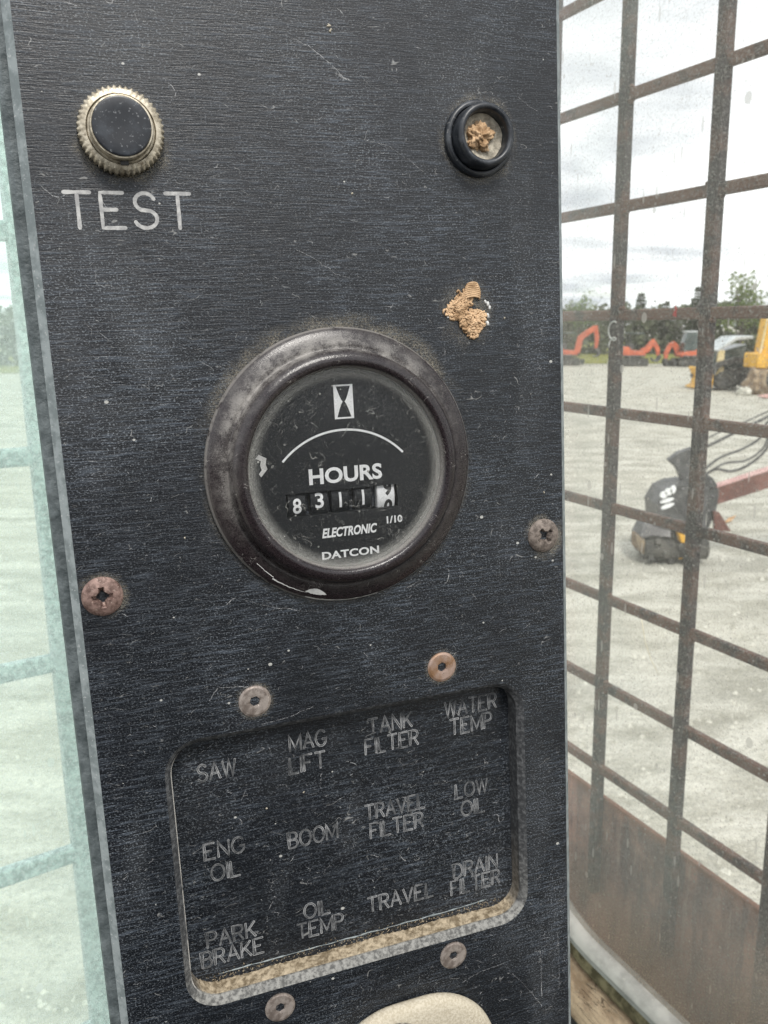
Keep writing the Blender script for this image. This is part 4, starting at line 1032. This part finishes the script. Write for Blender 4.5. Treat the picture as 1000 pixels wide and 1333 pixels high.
LEG = []   # (text, centre x, baseline y, cap height)
def legend(s, cx, y, h=3.75, width=None, seed=0):
    g = 0.20; xs = 1.0
    wn_ = text_width(s, g) * h
    if width: xs = width / wn_
    return word(PLATE, s, cx - wn_ * xs / 2, y, h, 0.14, MAT_ENGRAVE2, -5.74, gap=g, outline=0.20, xs=xs, seed=seed + hash(len(s)) % 7)
LEGENDS = [('SAW', -32.2, -69.6, 4.0, 8.6), ('MAG', -10.6, -66.6, 3.9, 8.8), ('LIFT', -11.0, -72.2, 4.1, 8.6),
 ('TANK', 10.0, -66.2, 3.9, 11.2), ('FILTER', 10.2, -71.2, 3.9, 13.6), ('WATER', 31.5, -65.6, 4.0, 14.0), ('TEMP', 31.4, -70.6, 4.1, 11.4),
 ('ENG', -32.0, -89.0, 3.9, 9.2), ('OIL', -32.2, -94.7, 4.0, 6.6), ('BOOM', -10.9, -91.0, 4.0, 12.0),
 ('TRAVEL', 10.2, -88.3, 3.9, 15.6), ('FILTER', 10.4, -93.4, 4.0, 13.8), ('LOW', 31.0, -87.9, 3.8, 8.8), ('OIL', 31.2, -93.2, 4.0, 6.4),
 ('PARK', -32.2, -111.4, 4.0, 11.4), ('BRAKE', -32.2, -116.2, 4.0, 14.6), ('OIL', -11.2, -110.4, 3.8, 6.4), ('TEMP', -10.7, -115.4, 4.0, 11.6),
 ('TRAVEL', 10.5, -113.2, 4.0, 17.6), ('DRAIN', 31.4, -110.0, 4.0, 12.4), ('FILTER', 31.2, -114.6, 4.0, 13.8)]
for i, (s, cx, y, h, w_) in enumerate(LEGENDS): legend(s, cx, y, h, w_, i)

def scratches():
    rnd = random.Random(17); b = MB(); p2 = MB()
    def clear(x, y):
        if math.hypot(x, y) < 31.5 or math.hypot(x + 40, y - 67.6) < 9.5 or math.hypot(x - 35, y - 69) < 9.5: return False
        if not (X0 + 1 < x < X1 - 1 and -160 < y < 105): return False
        for sx, sy in SCREWS_XY:
            if math.hypot(x - sx, y - sy) < 5.2: return False
        return not (-45.5 < x < 45 and -124 < y < -55)
    def inside(x, y): return -40.5 < x < 40 and -117 < y < -60
    made = 0
    while made < 900:
        low = made % 3 == 0
        x = rnd.uniform(-56, 54); y = rnd.uniform(-160, -95) if low else rnd.uniform(-160, 102)
        if made % 4 == 1:      # wear gathers round the fittings, the edges and the lower right corner
            cx, cy, sx, sy = rnd.choice(((-40, 72, 12, 14), (-50, 20, 6, 60), (46, -138, 9, 14), (0, 34, 30, 8), (-46, -35, 10, 30), (20, -134, 24, 8)))
            x = rnd.gauss(cx, sx); y = rnd.gauss(cy, sy)
        if made % 9 == 0: x = rnd.uniform(-40, 40); y = rnd.uniform(-117, -60)
        ins = inside(x, y); a = rnd.gauss(0, 0.5) if rnd.random() < 0.7 else rnd.uniform(-PI, PI); L = rnd.choice((0.5, 0.8, 0.8, 1.2, 1.6, 2.4, 3.6)) * rnd.uniform(0.7, 1.2)
        pts = []; n = max(4, int(L / 0.22)); curl = rnd.gauss(0, 0.04); ok = True
        for k in range(n + 1):
            pts.append((x, y))
            if not (inside(x, y) if ins else clear(x, y)): ok = False; break
            a += curl + (rnd.gauss(0, 0.9) if rnd.random() < 0.12 else rnd.gauss(0, 0.16)); x += math.cos(a) * L / n; y += math.sin(a) * L / n
        made += 1
        if not ok or len(pts) < 4: continue
        w = rnd.choice((0.06, 0.08, 0.10, 0.14))
        (p2 if ins else b).ribbon(pts, w, -5.77 if ins else 0.02, wfun=lambda q: (0.25 + math.sin(PI * min(max(q, 0.02), 0.98))) * rnd.uniform(0.5, 1.2))
    for pts, w in [([(-8, 88), (-2, 85.5), (3, 82), (5, 80)], 0.16), ([(3.5, 80.6), (6.5, 79.4)], 0.45), ([(9.5, 68), (14, 67), (18, 64.8), (22, 62)], 0.13), ([(-55.5, 58), (-53.5, 56), (-51.5, 55.5)], 0.18),
                   ([(-24, -27), (-18, -29.5), (-12, -31), (-6, -32.5)], 0.12), ([(45, 78), (47.5, 76.5), (50, 75.5)], 0.16), ([(46.8, -135.6), (46.9, -141), (46.8, -147)], 0.22), ([(45.4, -133), (46.6, -133.2), (46.8, -136.5), (45.8, -136)], 0.5), ([(52, -130), (52.2, -139), (52.1, -146)], 0.12),
                   ([(-33, -48.5), (-31, -45.8), (-26, -46.5), (-24, -47)], 0.14), ([(-22, -56), (-16, -55.6), (-10, -54)], 0.12), ([(24, -135.5), (29, -134), (36, -133.5)], 0.16), ([(38, -137), (42, -142), (47, -150)], 0.14), ([(-7, 46), (-3, 44), (1, 41), (4, 40)], 0.10)]:
        q = []
        for (x0, y0), (x1, y1) in zip(pts[:-1], pts[1:]):
            for k in range(6): q.append((x0 + (x1 - x0) * k / 6 + rnd.gauss(0, 0.08), y0 + (y1 - y0) * k / 6 + rnd.gauss(0, 0.08)))
        q.append(pts[-1]); b.ribbon(q, w, 0.025, wfun=lambda t: rnd.uniform(0.4, 1.2))
    stuff(b.build('scratches', MAT_SCRATCH, PANEL, scale=MM)); stuff(p2.build('scratches', MAT_SCRATCH, PLATE, scale=MM))
    c = MB()   # crumbs of dirt stuck on the face
    for x, y, s in ((2.5, 89.5, 0.55), (2.9, 88.7, 0.4), (5.6, 57.3, 0.35), (-35, -12.2, 0.4), (40.5, 30.6, 0.3), (-12.4, -77.5, 0.35), (-21.5, -79.5, 0.35), (-42.5, -112.5, 0.3), (50, -10.5, 0.25)):
        z = -5.8 if -43 < x < 42 and -120 < y < -58 else 0
        for k in range(4):
            dx, dy, r = rnd.gauss(0, 0.3 * s), rnd.gauss(0, 0.4 * s), s * rnd.uniform(0.3, 0.7)
            c.lathe([(r, z), (r * 0.8, z + r * 0.6), (r * 0.3, z + r * 0.9), (0, z + r)], 7, c=(x + dx, y + dy), wob=lambda a, rr, zz: rr * (1 + 0.3 * math.sin(3 * a + dx * 9)))
    stuff(c.build('crumbs', MAT_MUDGREY, PANEL, scale=MM, smooth=True))

SCREWS_XY = [(-52.5, -22.2), (49.5, -21.1), (-23.2, -50.3), (21.7, -49.9), (-23.0, -127.3), (21.8, -126.9)]
scratches()

def heightfield_screw(r, hfun, n=72, rings=22):
    b = MB(); b.v.append((0, 0, hfun(0, 0)))
    for i in range(1, rings + 1):
        rr = r * (i / rings)
        for k in range(n):
            a = 2 * PI * k / n; x, y = rr * math.cos(a), rr * math.sin(a); b.v.append((x, y, hfun(x, y)))
    for k in range(n): b.f.append((0, 1 + k, 1 + (k + 1) % n))
    for i in range(rings - 1):
        for k in range(n):
            j = (k + 1) % n; b.f.append((1 + i * n + k, 1 + (i + 1) * n + k, 1 + (i + 1) * n + j, 1 + i * n + j))
    o = 1 + (rings - 1) * n
    m = len(b.v)
    for k in range(n): x, y, z = b.v[o + k]; b.v.append((x * 1.0, y * 1.0, -0.3))
    for k in range(n): j = (k + 1) % n; b.f.append((o + k, m + k, m + j, o + j))
    return b
def sstep(e0, e1, x):
    t = min(1, max(0, (x - e0) / (e1 - e0))); return t * t * (3 - 2 * t)
def pan_head(rot):
    def h(x, y):
        d = math.hypot(x, y); z = 1.9 * math.sqrt(max(0, 1 - (d / 4.35) ** 2)) - 0.35
        c, s = math.cos(rot), math.sin(rot); u, v = abs(c * x + s * y), abs(-s * x + c * y)
        arm = min(max(u - 1.95, v - 0.42), max(v - 1.95, u - 0.42)); core = d - 1.05
        q = min(arm, core)
        return z - 1.9 * sstep(0.16, -0.12, q) * (0.55 + 0.45 * sstep(2.0, 0.5, d)) + 0.04 * mnoise.noise(Vector((x * 1.4, y * 1.4, rot)))
    return heightfield_screw(4.1, h)
def hex_head(rot):
    def h(x, y):
        d = math.hypot(x, y); a = math.atan2(y, x) - rot
        q = d * math.cos((a % (PI / 3)) - PI / 6) - 0.95
        z = 0.42 - 0.22 * sstep(3.0, 3.6, d)
        return z - 1.5 * sstep(0.10, -0.12, q) - 0.07 * sstep(0.7, 0.1, q)
    return heightfield_screw(3.6, h, 60, 26)
def screws():
    for i, ((x, y), rot) in enumerate(zip(SCREWS_XY, (0.06, 0.62, 0.2, 0.5, 0.35, 0.1))):
        if i < 2:
            o = pan_head(rot).build('screw', MAT_RUSTSCREW if i == 0 else MAT_DUSTSCREW, PANEL, scale=MM, auto=40)
            o['label'] = ('rusty round head cross slot screw at the left panel edge', 'dusty brown cross slot screw at the right panel edge')[i]
        else:
            o = hex_head(rot).build('screw', MAT_COPPERSCREW if i == 3 else MAT_STEELSCREW, PANEL, scale=MM, auto=35)
            o['label'] = {2: 'grey hex socket screw above the recess, left one', 3: 'coppery hex socket screw above the recess', 4: 'dull hex socket screw under the left part of the recess', 5: 'dull hex socket screw under the right part of the recess'}[i]
        o.location = (x * MM, y * MM, 0)
    # dirty halos round the fittings
    m = NM('settled_grime')
    q = m.noise(m.mapped((2300, 2300, 2300)), 1.0, 4, 0.7)
    p = m.noise(m.mapped((160, 160, 160)), 1.0, 3, 0.6)
    at = m.n('ShaderNodeVertexColor', layer_name='cover')
    f = m.math('MULTIPLY', m.sep(at.outputs[0])[0], m.math('MULTIPLY', m.math('MULTIPLY_ADD', ramp1(m, q, 0.40, 0.64), 0.75, 0.1), ramp1(m, p, 0.30, 0.62)))
    tr = m.n('ShaderNodeBsdfTransparent'); df = m.n('ShaderNodeBsdfDiffuse'); df.inputs[0].default_value = (0.42, 0.38, 0.30, 1)
    x = m.n('ShaderNodeMixShader'); m.put(x.inputs[0], f); m.put(x.inputs[1], tr.outputs[0]); m.put(x.inputs[2], df.outputs[0]); mat = m.done(x.outputs[0])
    b = MB(); cov = []
    for cx, cy, r0, r1, amt, a0, a1 in ((0, 0, 29.6, 33.4, 0.75, 20, 165), (0, 0, 29.6, 31.5, 0.30, 165, 380), (-40, 67.6, 7.0, 10.2, 0.8, 180, 360), (-40, 67.6, 7.0, 9.2, 0.4, 0, 180),
                                (35.2, 69, 7.4, 9.8, 0.55, 0, 360), (31.6, 32.4, 2.0, 8.2, 0.45, 0, 360), (-23.2, -50.3, 3.5, 4.6, 0.4, 0, 360), (21.7, -49.9, 3.5, 4.6, 0.4, 0, 360), (-52.5, -22.2, 3.9, 5.6, 0.55, -90, 180), (49.5, -21.1, 3.9, 6.6, 0.7, -130, 60), (49.5, -21.1, 3.9, 5.6, 0.6, 60, 190)):
        n = 60; o = len(b.v)
        for i in range(n + 1):
            t = i / n; a = R(a0 + (a1 - a0) * t); fade = 1 if a1 - a0 >= 360 else min(1, 6 * t, 6 * (1 - t)); w = r1 + (r1 - r0) * 0.5 * mnoise.noise(Vector((math.cos(a) * 3 + cx, math.sin(a) * 3 + cy, 0)))
            for r, c in ((r0, amt * fade), ((r0 + w) / 2, amt * 0.55 * fade), (w, 0)):
                x_ = min(max(cx + r * math.cos(a), X0 + 0.05), X1 - 0.05)
                b.v.append((x_, cy + r * math.sin(a), 0.012)); cov.append(c)
        for i in range(n):
            for k in range(2): b.f.append((o + i * 3 + k, o + i * 3 + k + 1, o + (i + 1) * 3 + k + 1, o + (i + 1) * 3 + k))
    g = stuff(b.build('grime', mat, PANEL, scale=MM))
    ca = g.data.color_attributes.new('cover', 'FLOAT_COLOR', 'POINT')
    for i, c in enumerate(cov): ca.data[i].color = (c, c, c, 1)
screws()

# ------------------------------------------------------------------ hour meter
def font_mesh(txt, height, width=None, bold=0.0, shear=0.0, space=1.0):
    cu = bpy.data.curves.new('print', 'FONT'); cu.body = txt; cu.size = 1; cu.offset = bold; cu.shear = shear; cu.space_character = space; cu.resolution_u = 4
    ob = bpy.data.objects.new('print', cu); COL.objects.link(ob)
    dg = bpy.context.evaluated_depsgraph_get(); me = bpy.data.meshes.new_from_object(ob.evaluated_get(dg))
    v = [tuple(q.co) for q in me.vertices]; f = [tuple(p.vertices) for p in me.polygons]
    bpy.data.objects.remove(ob); bpy.data.curves.remove(cu); bpy.data.meshes.remove(me)
    xs = [q[0] for q in v]; ys = [q[1] for q in v]; x0, x1, y0, y1 = min(xs), max(xs), min(ys), max(ys)
    sy = height / (y1 - y0); sx = sy if width is None else width / (x1 - x0)
    return [((q[0] - (x0 + x1) / 2) * sx, (q[1] - (y0 + y1) / 2) * sy) for q in v], f

def hour_meter():
    t = thing('hour_meter', 'round black hour meter with dusty bezel and white numbers', 'hour meter', M=M_PANEL)
    prof = [(30.0, 0.02), (30.0, 0.9), (29.7, 1.5), (29.1, 1.95), (28.0, 2.35), (26.8, 2.7), (26.1, 2.75), (25.6, 2.6), (25.35, 2.75), (25.25, 3.9), (25.1, 4.9), (24.7, 5.7), (24.0, 6.25), (23.2, 6.5), (22.4, 6.45), (21.9, 6.1), (21.6, 5.4), (21.5, 4.3), (21.5, 1.5)]
    MB().lathe(prof, 160, close=False).build('bezel', MAT_BEZEL, t, scale=MM, auto=60)
    # chipped paint on the lower left of the bezel
    def on_bezel(a, r):
        for (r0, z0), (r1, z1) in zip(prof[:-1], prof[1:]):
            if r1 <= r <= r0 and r0 > r1:
                k = (r0 - r) / (r0 - r1); return (r * math.cos(a), r * math.sin(a), z0 + (z1 - z0) * k + 0.05)
        return (r * math.cos(a), r * math.sin(a), 1.0)
    c = MB()
    def strip(a0, a1, rin, rout, n=24, seed=0):
        o = len(c.v)
        for i in range(n + 1):
            s = i / n; a = R(a0 + (a1 - a0) * s); e = 0.12 * mnoise.noise(Vector((s * 9, seed, 0)))
            for r in (rin(s) + e, (rin(s) + rout(s)) / 2, rout(s) + e): c.v.append(on_bezel(a, min(29.98, r)))
        for i in range(n):
            for k in range(2): c.f.append((o + i * 3 + k, o + i * 3 + k + 1, o + (i + 1) * 3 + k + 1, o + (i + 1) * 3 + k))
    strip(248, 258, lambda s: 28.4 - 1.3 * math.sin(PI * s) ** 0.8 * (1 - 0.25 * s), lambda s: 28.4 + 0.25 * math.sin(PI * s), seed=1)
    strip(232, 249, lambda s: 28.55 + 0.1 * s - 0.05, lambda s: 28.75 - 0.15 * s + 0.03, seed=2)
    strip(249, 262, lambda s: 29.55, lambda s: 29.75 + 0.2 * math.sin(PI * s), seed=3)
    strip(262, 282, lambda s: 29.6, lambda s: 29.74 + 0.05 * math.sin(PI * s), seed=4)
    strip(222, 232, lambda s: 27.9 + 0.3 * s, lambda s: 28.0 + 0.35 * s, seed=5)
    c.build('chipped_paint', MAT_GREYWHITE, t, scale=MM, smooth=True)
    # dial with an opening for the counter wheels
    Zd = 2.0
    outer = [(21.55 * math.cos(2 * PI * k / 96), 21.55 * math.sin(2 * PI * k / 96)) for k in range(96)]
    win = [(-13.4, -9.75), (11.9, -9.75), (11.9, -4.75), (-13.4, -4.75)]
    v, f = fill_holes(outer, [win], Zd); b = MB(); b.add(v, f)
    b.add([(x, y, Zd) for x, y in win] + [(x, y, 0.2) for x, y in win], [(i, (i + 1) % 4, 4 + (i + 1) % 4, 4 + i) for i in range(4)])
    dial = b.build('dial', MAT_DIAL, t, scale=MM)
    MB().lathe([(0, 3.7), (21.45, 3.7), (21.45, 4.5), (0, 4.5)], 96).build('lens', MAT_LENS, t, scale=MM)
    def pr(name, vf, cx, cy, mat=MAT_WHITE, z=Zd + 0.03, parent=dial):
        v, f = vf; return MB().add([(x + cx, y + cy, z) for x, y in v], f).build(name, mat, parent, scale=MM)
    pr('lettering', font_mesh('HOURS', 3.5, 16.6, 0.03), 0.2, -1.45)
    pr('lettering', font_mesh('ELECTRONIC', 2.15, 12.7, 0.035, 0.24), 0.35, -14.05)
    pr('lettering', font_mesh('DATCON', 1.75, 13.2, 0.032, 0.0, 1.05), 0.3, -19.05)
    pr('lettering', font_mesh('1/10', 1.65, 3.7, 0.03), 10.9, -12.6)
    a = MB(); R0 = 18.6; cy = 8.2 - R0
    a.ribbon([(R0 * math.sin(R(q)), cy + R0 * math.cos(R(q))) for q in [-47 + 94 * k / 48 for k in range(49)]], 0.46, Zd + 0.03); a.build('arc_line', MAT_WHITE, dial, scale=MM)
    g = MB()   # hourglass in a white frame
    def rect(x0, x1, y0, y1): g.add([(x0, y0, Zd + 0.03), (x1, y0, Zd + 0.03), (x1, y1, Zd + 0.03), (x0, y1, Zd + 0.03)], [(0, 1, 2, 3)])
    def side(sg):
        ys = [10.9 + 6.6 * k / 16 for k in range(17)]
        for y0, y1 in zip(ys[:-1], ys[1:]):
            w = lambda y: 0.22 + 1.35 * (abs(y - 14.2) / 3.3) ** 0.75
            g.add([(0.6 + sg * w(y0), y0, Zd + 0.03), (0.6 + sg * 2.15, y0, Zd + 0.03), (0.6 + sg * 2.15, y1, Zd + 0.03), (0.6 + sg * w(y1), y1, Zd + 0.03)], [(0, 1, 2, 3)])
    side(-1); side(1); rect(-1.55, 2.75, 17.5, 17.85); rect(-1.55, 2.75, 10.55, 10.9)
    g.add([(0.6 - 0.95, 12.0, Zd + 0.035), (0.6 + 0.95, 12.0, Zd + 0.035), (0.6, 13.4, Zd + 0.035)], [(0, 1, 2)]) if False else None
    g.build('hourglass_symbol', MAT_WHITE, dial, scale=MM)
    m = MB(); m.add([(x, y, Zd + 0.03) for x, y in ((-19.3, 3.5), (-18.6, 4.3), (-17.0, 3.4), (-17.25, 2.2), (-16.95, 1.1), (-18.4, -0.5), (-18.85, 0.2), (-18.15, 1.0), (-18.45, 2.0), (-18.2, 2.9))], [(0, 1, 2, 9), (9, 2, 3), (9, 3, 8), (8, 3, 4), (8, 4, 7), (7, 4, 5, 6)])
    m.build('run_indicator', MAT_GREYWHITE, dial, scale=MM)
    # counter wheels, each with its numeral wrapped on the rim
    rw = 5.6; cy = -7.2; zc = Zd - 0.55 - rw + 0.15
    for ch, x, dy, wht in (('8', -11.0, -0.35, 0), ('3', -6.0, 0.45, 0), ('I', -1.25, 0.15, 0), ('I', 4.0, 0.2, 0), ('9', 9.35, 1.7, 1)):
        w = MB(); Mx = Matrix.Translation((x, cy, zc)) @ Matrix.Rotation(PI / 2, 4, 'Y')
        w.lathe([(0, -2.1), (rw - 0.25, -2.1), (rw, -1.9), (rw, 1.9), (rw - 0.25, 2.1), (0, 2.1)], 64, M=Mx)
        wh = w.build('number_wheel', MAT_WHITE if wht else MAT_DIAL, t, scale=MM, auto=30)
        def wrap(vf, oy, ox=0.0):
            v, f = vf; q = []
            for a_, b_ in v:
                an = (b_ + oy) / rw; q.append((x + ox + a_, cy + (rw + 0.03) * math.sin(an), zc + (rw + 0.03) * math.cos(an)))
            return MB().add(q, f)
        bar = ([(sx * 0.27, -1.7 + 3.4 * k / 8) for k in range(9) for sx in (-1, 1)], [(2 * k, 2 * k + 1, 2 * k + 3, 2 * k + 2) for k in range(8)])
        nm = wrap(bar if ch == 'I' else font_mesh(ch, 3.4, 0.55 if ch == 'I' else 1.9, 0.0 if ch == 'I' else (0.05 if wht else 0.02)), dy, 0.5 if wht else 0)
        nm.build('numeral', MAT_BLACKINK if wht else MAT_WHITE, wh, scale=MM)
        if wht: wrap(font_mesh('0', 3.4, 2.0, 0.05), dy - 4.2, 0.5).build('numeral', MAT_BLACKINK, wh, scale=MM)
hour_meter()

def push_button():
    t = thing('push_button', 'black round test push button in a knurled metal ring', 'button', M=M_PANEL @ Matrix.Translation((-40.0 * MM, 67.5 * MM, 0)))
    n = 46; k = 4; prof = [(7.3, 0.03), (7.75, 0.3), (7.75, 2.4), (7.2, 3.0), (6.35, 3.15), (6.2, 2.6), (6.15, 0.5)]
    def wob(a, r, z):
        return r + (0.22 * math.cos(n * a) if r > 7.25 else 0)
    MB().lathe(prof, n * k, close=False, wob=wob).build('knurled_ring', MAT_BRASS, t, scale=MM, auto=45)
    MB().lathe([(6.18, 0.5), (6.18, 2.75), (6.05, 2.9), (5.78, 2.95), (5.75, 4.7), (5.6, 5.1), (5.36, 5.15), (5.3, 4.3)], 96, close=False).build('collar', MAT_BRASS, t, scale=MM, auto=50)
    MB().box((-0.72, -6.45, 2.6), (0.72, -5.70, 3.75)).build('key_slot', MAT_BLACKINK, t, scale=MM)
    c = [(5.34, 1.0), (5.34, 5.15), (5.22, 5.45), (4.9, 5.55), (3.0, 5.42), (0.0, 5.35)]
    MB().lathe(c, 96, close=False).build('cap', MAT_CAP, t, scale=MM, auto=50)
push_button()

def crumble(name, mat, parent, cx, cy, outline, z0, n, seed, rmin=0.16, rmax=0.34, M=None, hmax=1.2, Lr=(0.8, 2.6)):
    rnd = random.Random(seed); b = MB(); k = 0
    while k < n:
        a = rnd.uniform(0, 2 * PI); rad = outline(a) * math.sqrt(rnd.random()); x, y = cx + rad * math.cos(a), cy + rad * math.sin(a)
        d = rnd.uniform(0, 2 * PI); L = rnd.uniform(*Lr); m = 6; pts = []; z = z0 + rnd.uniform(0.05, hmax * (1 - 0.6 * rad / (outline(a) + 1e-6))); cu = rnd.gauss(0, 0.55)
        for i in range(m + 1):
            pts.append((x, y, z + 0.15 * math.sin(i * 1.3 + a))); d += cu + rnd.gauss(0, 0.25); x += math.cos(d) * L / m; y += math.sin(d) * L / m
            rr = math.hypot(x - cx, y - cy)
            if rr > outline(math.atan2(y - cy, x - cx)): d += PI * 0.6
        b.tube(pts, rnd.uniform(rmin, rmax), 6, rfun=lambda s: 0.65 + 0.5 * math.sin(PI * s)); k += 1
    return b

def indicator():
    t = thing('lamp_socket', 'black empty indicator lamp socket plugged with dried mud', 'lamp socket', M=M_PANEL @ Matrix.Translation((35.0 * MM, 68.9 * MM, 0)))
    MB().lathe([(8.0, 0.03), (8.0, 0.9), (7.8, 1.35), (7.3, 1.6), (6.9, 1.5), (6.8, 1.0), (6.6, 0.8)], 96, close=False).build('flange', MAT_PLASTIC, t, scale=MM, auto=50)
    MB().lathe([(6.6, 0.03), (6.65, 3.9), (6.45, 4.6), (5.95, 5.0), (5.45, 4.95), (5.1, 4.55), (4.95, 3.8), (4.9, 0.2), (0, 0.1)], 96, close=False).build('barrel', MAT_PLASTIC, t, scale=MM, auto=60)
    p = MB(); rnd = random.Random(2)
    rings, n = 14, 48; p.v.append((0, 0, 2.2))
    for i in range(1, rings + 1):
        for k in range(n):
            a = 2 * PI * k / n; r = 4.86 * i / rings; x, y = r * math.cos(a), r * math.sin(a)
            p.v.append((x, y, 1.7 + 0.7 * mnoise.noise(Vector((x * 0.6, y * 0.6, 4))) + 0.3 * mnoise.noise(Vector((x * 2, y * 2, 1))) + 0.5 * (r / 4.86) ** 2))
    for k in range(n): p.f.append((0, 1 + k, 1 + (k + 1) % n))
    for i in range(rings - 1):
        for k in range(n): j = (k + 1) % n; p.f.append((1 + i * n + k, 1 + (i + 1) * n + k, 1 + (i + 1) * n + j, 1 + i * n + j))
    p.build('mud_plug', MAT_MUDGREY, t, scale=MM, smooth=True)
    bm = bmesh.new(); bmesh.ops.create_icosphere(bm, subdivisions=5, radius=1)
    for v in bm.verts:
        a = math.atan2(v.co.y, v.co.x)
        d = 1 + 0.16 * math.sin(5 * a + 1) + 0.35 * mnoise.noise(v.co * 2.2) + 0.22 * mnoise.noise(v.co * 6 + Vector((4, 1, 2))) + 0.12 * mnoise.noise(v.co * 14)
        v.co = Vector((v.co.x * 2.7 * d - 0.75, v.co.y * 2.7 * d + 0.1, v.co.z * 1.5 * d + 2.1))
    b = MB(); bm.verts.index_update(); b.add([tuple(v.co) for v in bm.verts], [tuple(v.index for v in f.verts) for f in bm.faces]); bm.free()
    b.build('clod', MAT_MUD, t, scale=MM, smooth=True)
indicator()

def mud_patch():
    t = thing('mud_patch', 'crusty tan dried mud nest remains stuck on the panel', 'dried mud', M=M_PANEL @ Matrix.Translation((31.8 * MM, 32.9 * MM, 0)))
    def crust(name, cx, cy, fn, n, seed, mat=MAT_MUD, **k): crumble(name, mat, t, cx, cy, fn, 0.02, n, seed, **k).build(name, mat, t, scale=MM, smooth=True)
    crust('mud_crust', -3.2, 0.0, lambda a: 2.3 + 0.5 * math.sin(2 * a + 0.5), 120, 1, rmin=0.16, rmax=0.30, hmax=0.5)
    crust('mud_crust', 0.5, -2.9, lambda a: 3.0 + 0.45 * math.sin(3 * a), 190, 2, rmin=0.16, rmax=0.34, hmax=0.8)
    crust('mud_crust', -1.2, 2.2, lambda a: 2.0, 60, 5, rmin=0.16, rmax=0.28, hmax=0.4)
    r = MB()   # ribbed cell cap at the top
    for k in range(8):
        y = 2.2 + 0.42 * k; w = 1.9 * math.sqrt(max(0.05, 1 - ((k - 2.5) / 6.2) ** 2))
        r.tube([(0.7 + w * math.cos(PI * s / 10), y + 0.55 * math.sin(PI * s / 10), 0.25 + 0.55 * math.sin(PI * s / 10)) for s in range(11)], 0.24, 6)
    r.build('mud_cell', MAT_MUD, t, scale=MM, smooth=True)
    g = MB()
    for x, y, s in ((4.6, 1.0, 0.5), (5.0, 0.2, 0.42), (4.0, 1.5, 0.4), (4.5, -1.6, 0.5), (3.9, -2.8, 0.45), (4.4, -3.3, 0.5), (1.0, -6.4, 0.3), (-5.2, -1.6, 0.35)):
        g.lathe([(s, 0.01), (s * 0.85, s * 0.4), (s * 0.4, s * 0.7), (0, s * 0.8)], 9, c=(x, y), wob=lambda a, rr, z: rr * (1 + 0.3 * math.sin(2 * a + x)))
    g.build('pale_crumb', MAT_GREYWHITE, t, scale=MM, smooth=True)
mud_patch()

def knob():
    M = M_PANEL @ Matrix.Translation((0, -150 * MM, 0))
    t = thing('round_control', 'dust caked rounded control cap at the bottom of the black console', 'control', M=M)
    b = MB(); L = []
    for ins, z in ((1.2, 0.03), (0.3, 0.5), (0.0, 1.2), (0.0, 2.0), (0.35, 2.9), (1.2, 3.5), (2.6, 3.85), (5.0, 4.0)):
        L.append([(x, y, z) for x, y in rrect(-14 + ins, 31.8 - ins, -26 + ins, 15 - ins, 19.0 - ins, 14)])
    n = len(L[0])
    for k, ring in enumerate(L):
        b.v += ring
        if k: b.f += [((k - 1) * n + i, (k - 1) * n + (i + 1) % n, k * n + (i + 1) % n, k * n + i) for i in range(n)]
    b.f.append(tuple(range((len(L) - 1) * n, len(L) * n)))
    b.build('rim', MAT_KNOB, t, scale=MM, auto=60)
    MB().lathe([(7.6, 3.8), (7.6, 4.3), (7.2, 4.55), (3, 4.5), (0, 4.5)], 64, close=False, c=(4.0, 4.6)).build('inset_disc', MAT_KNOBIN, t, scale=MM, auto=60)
knob()
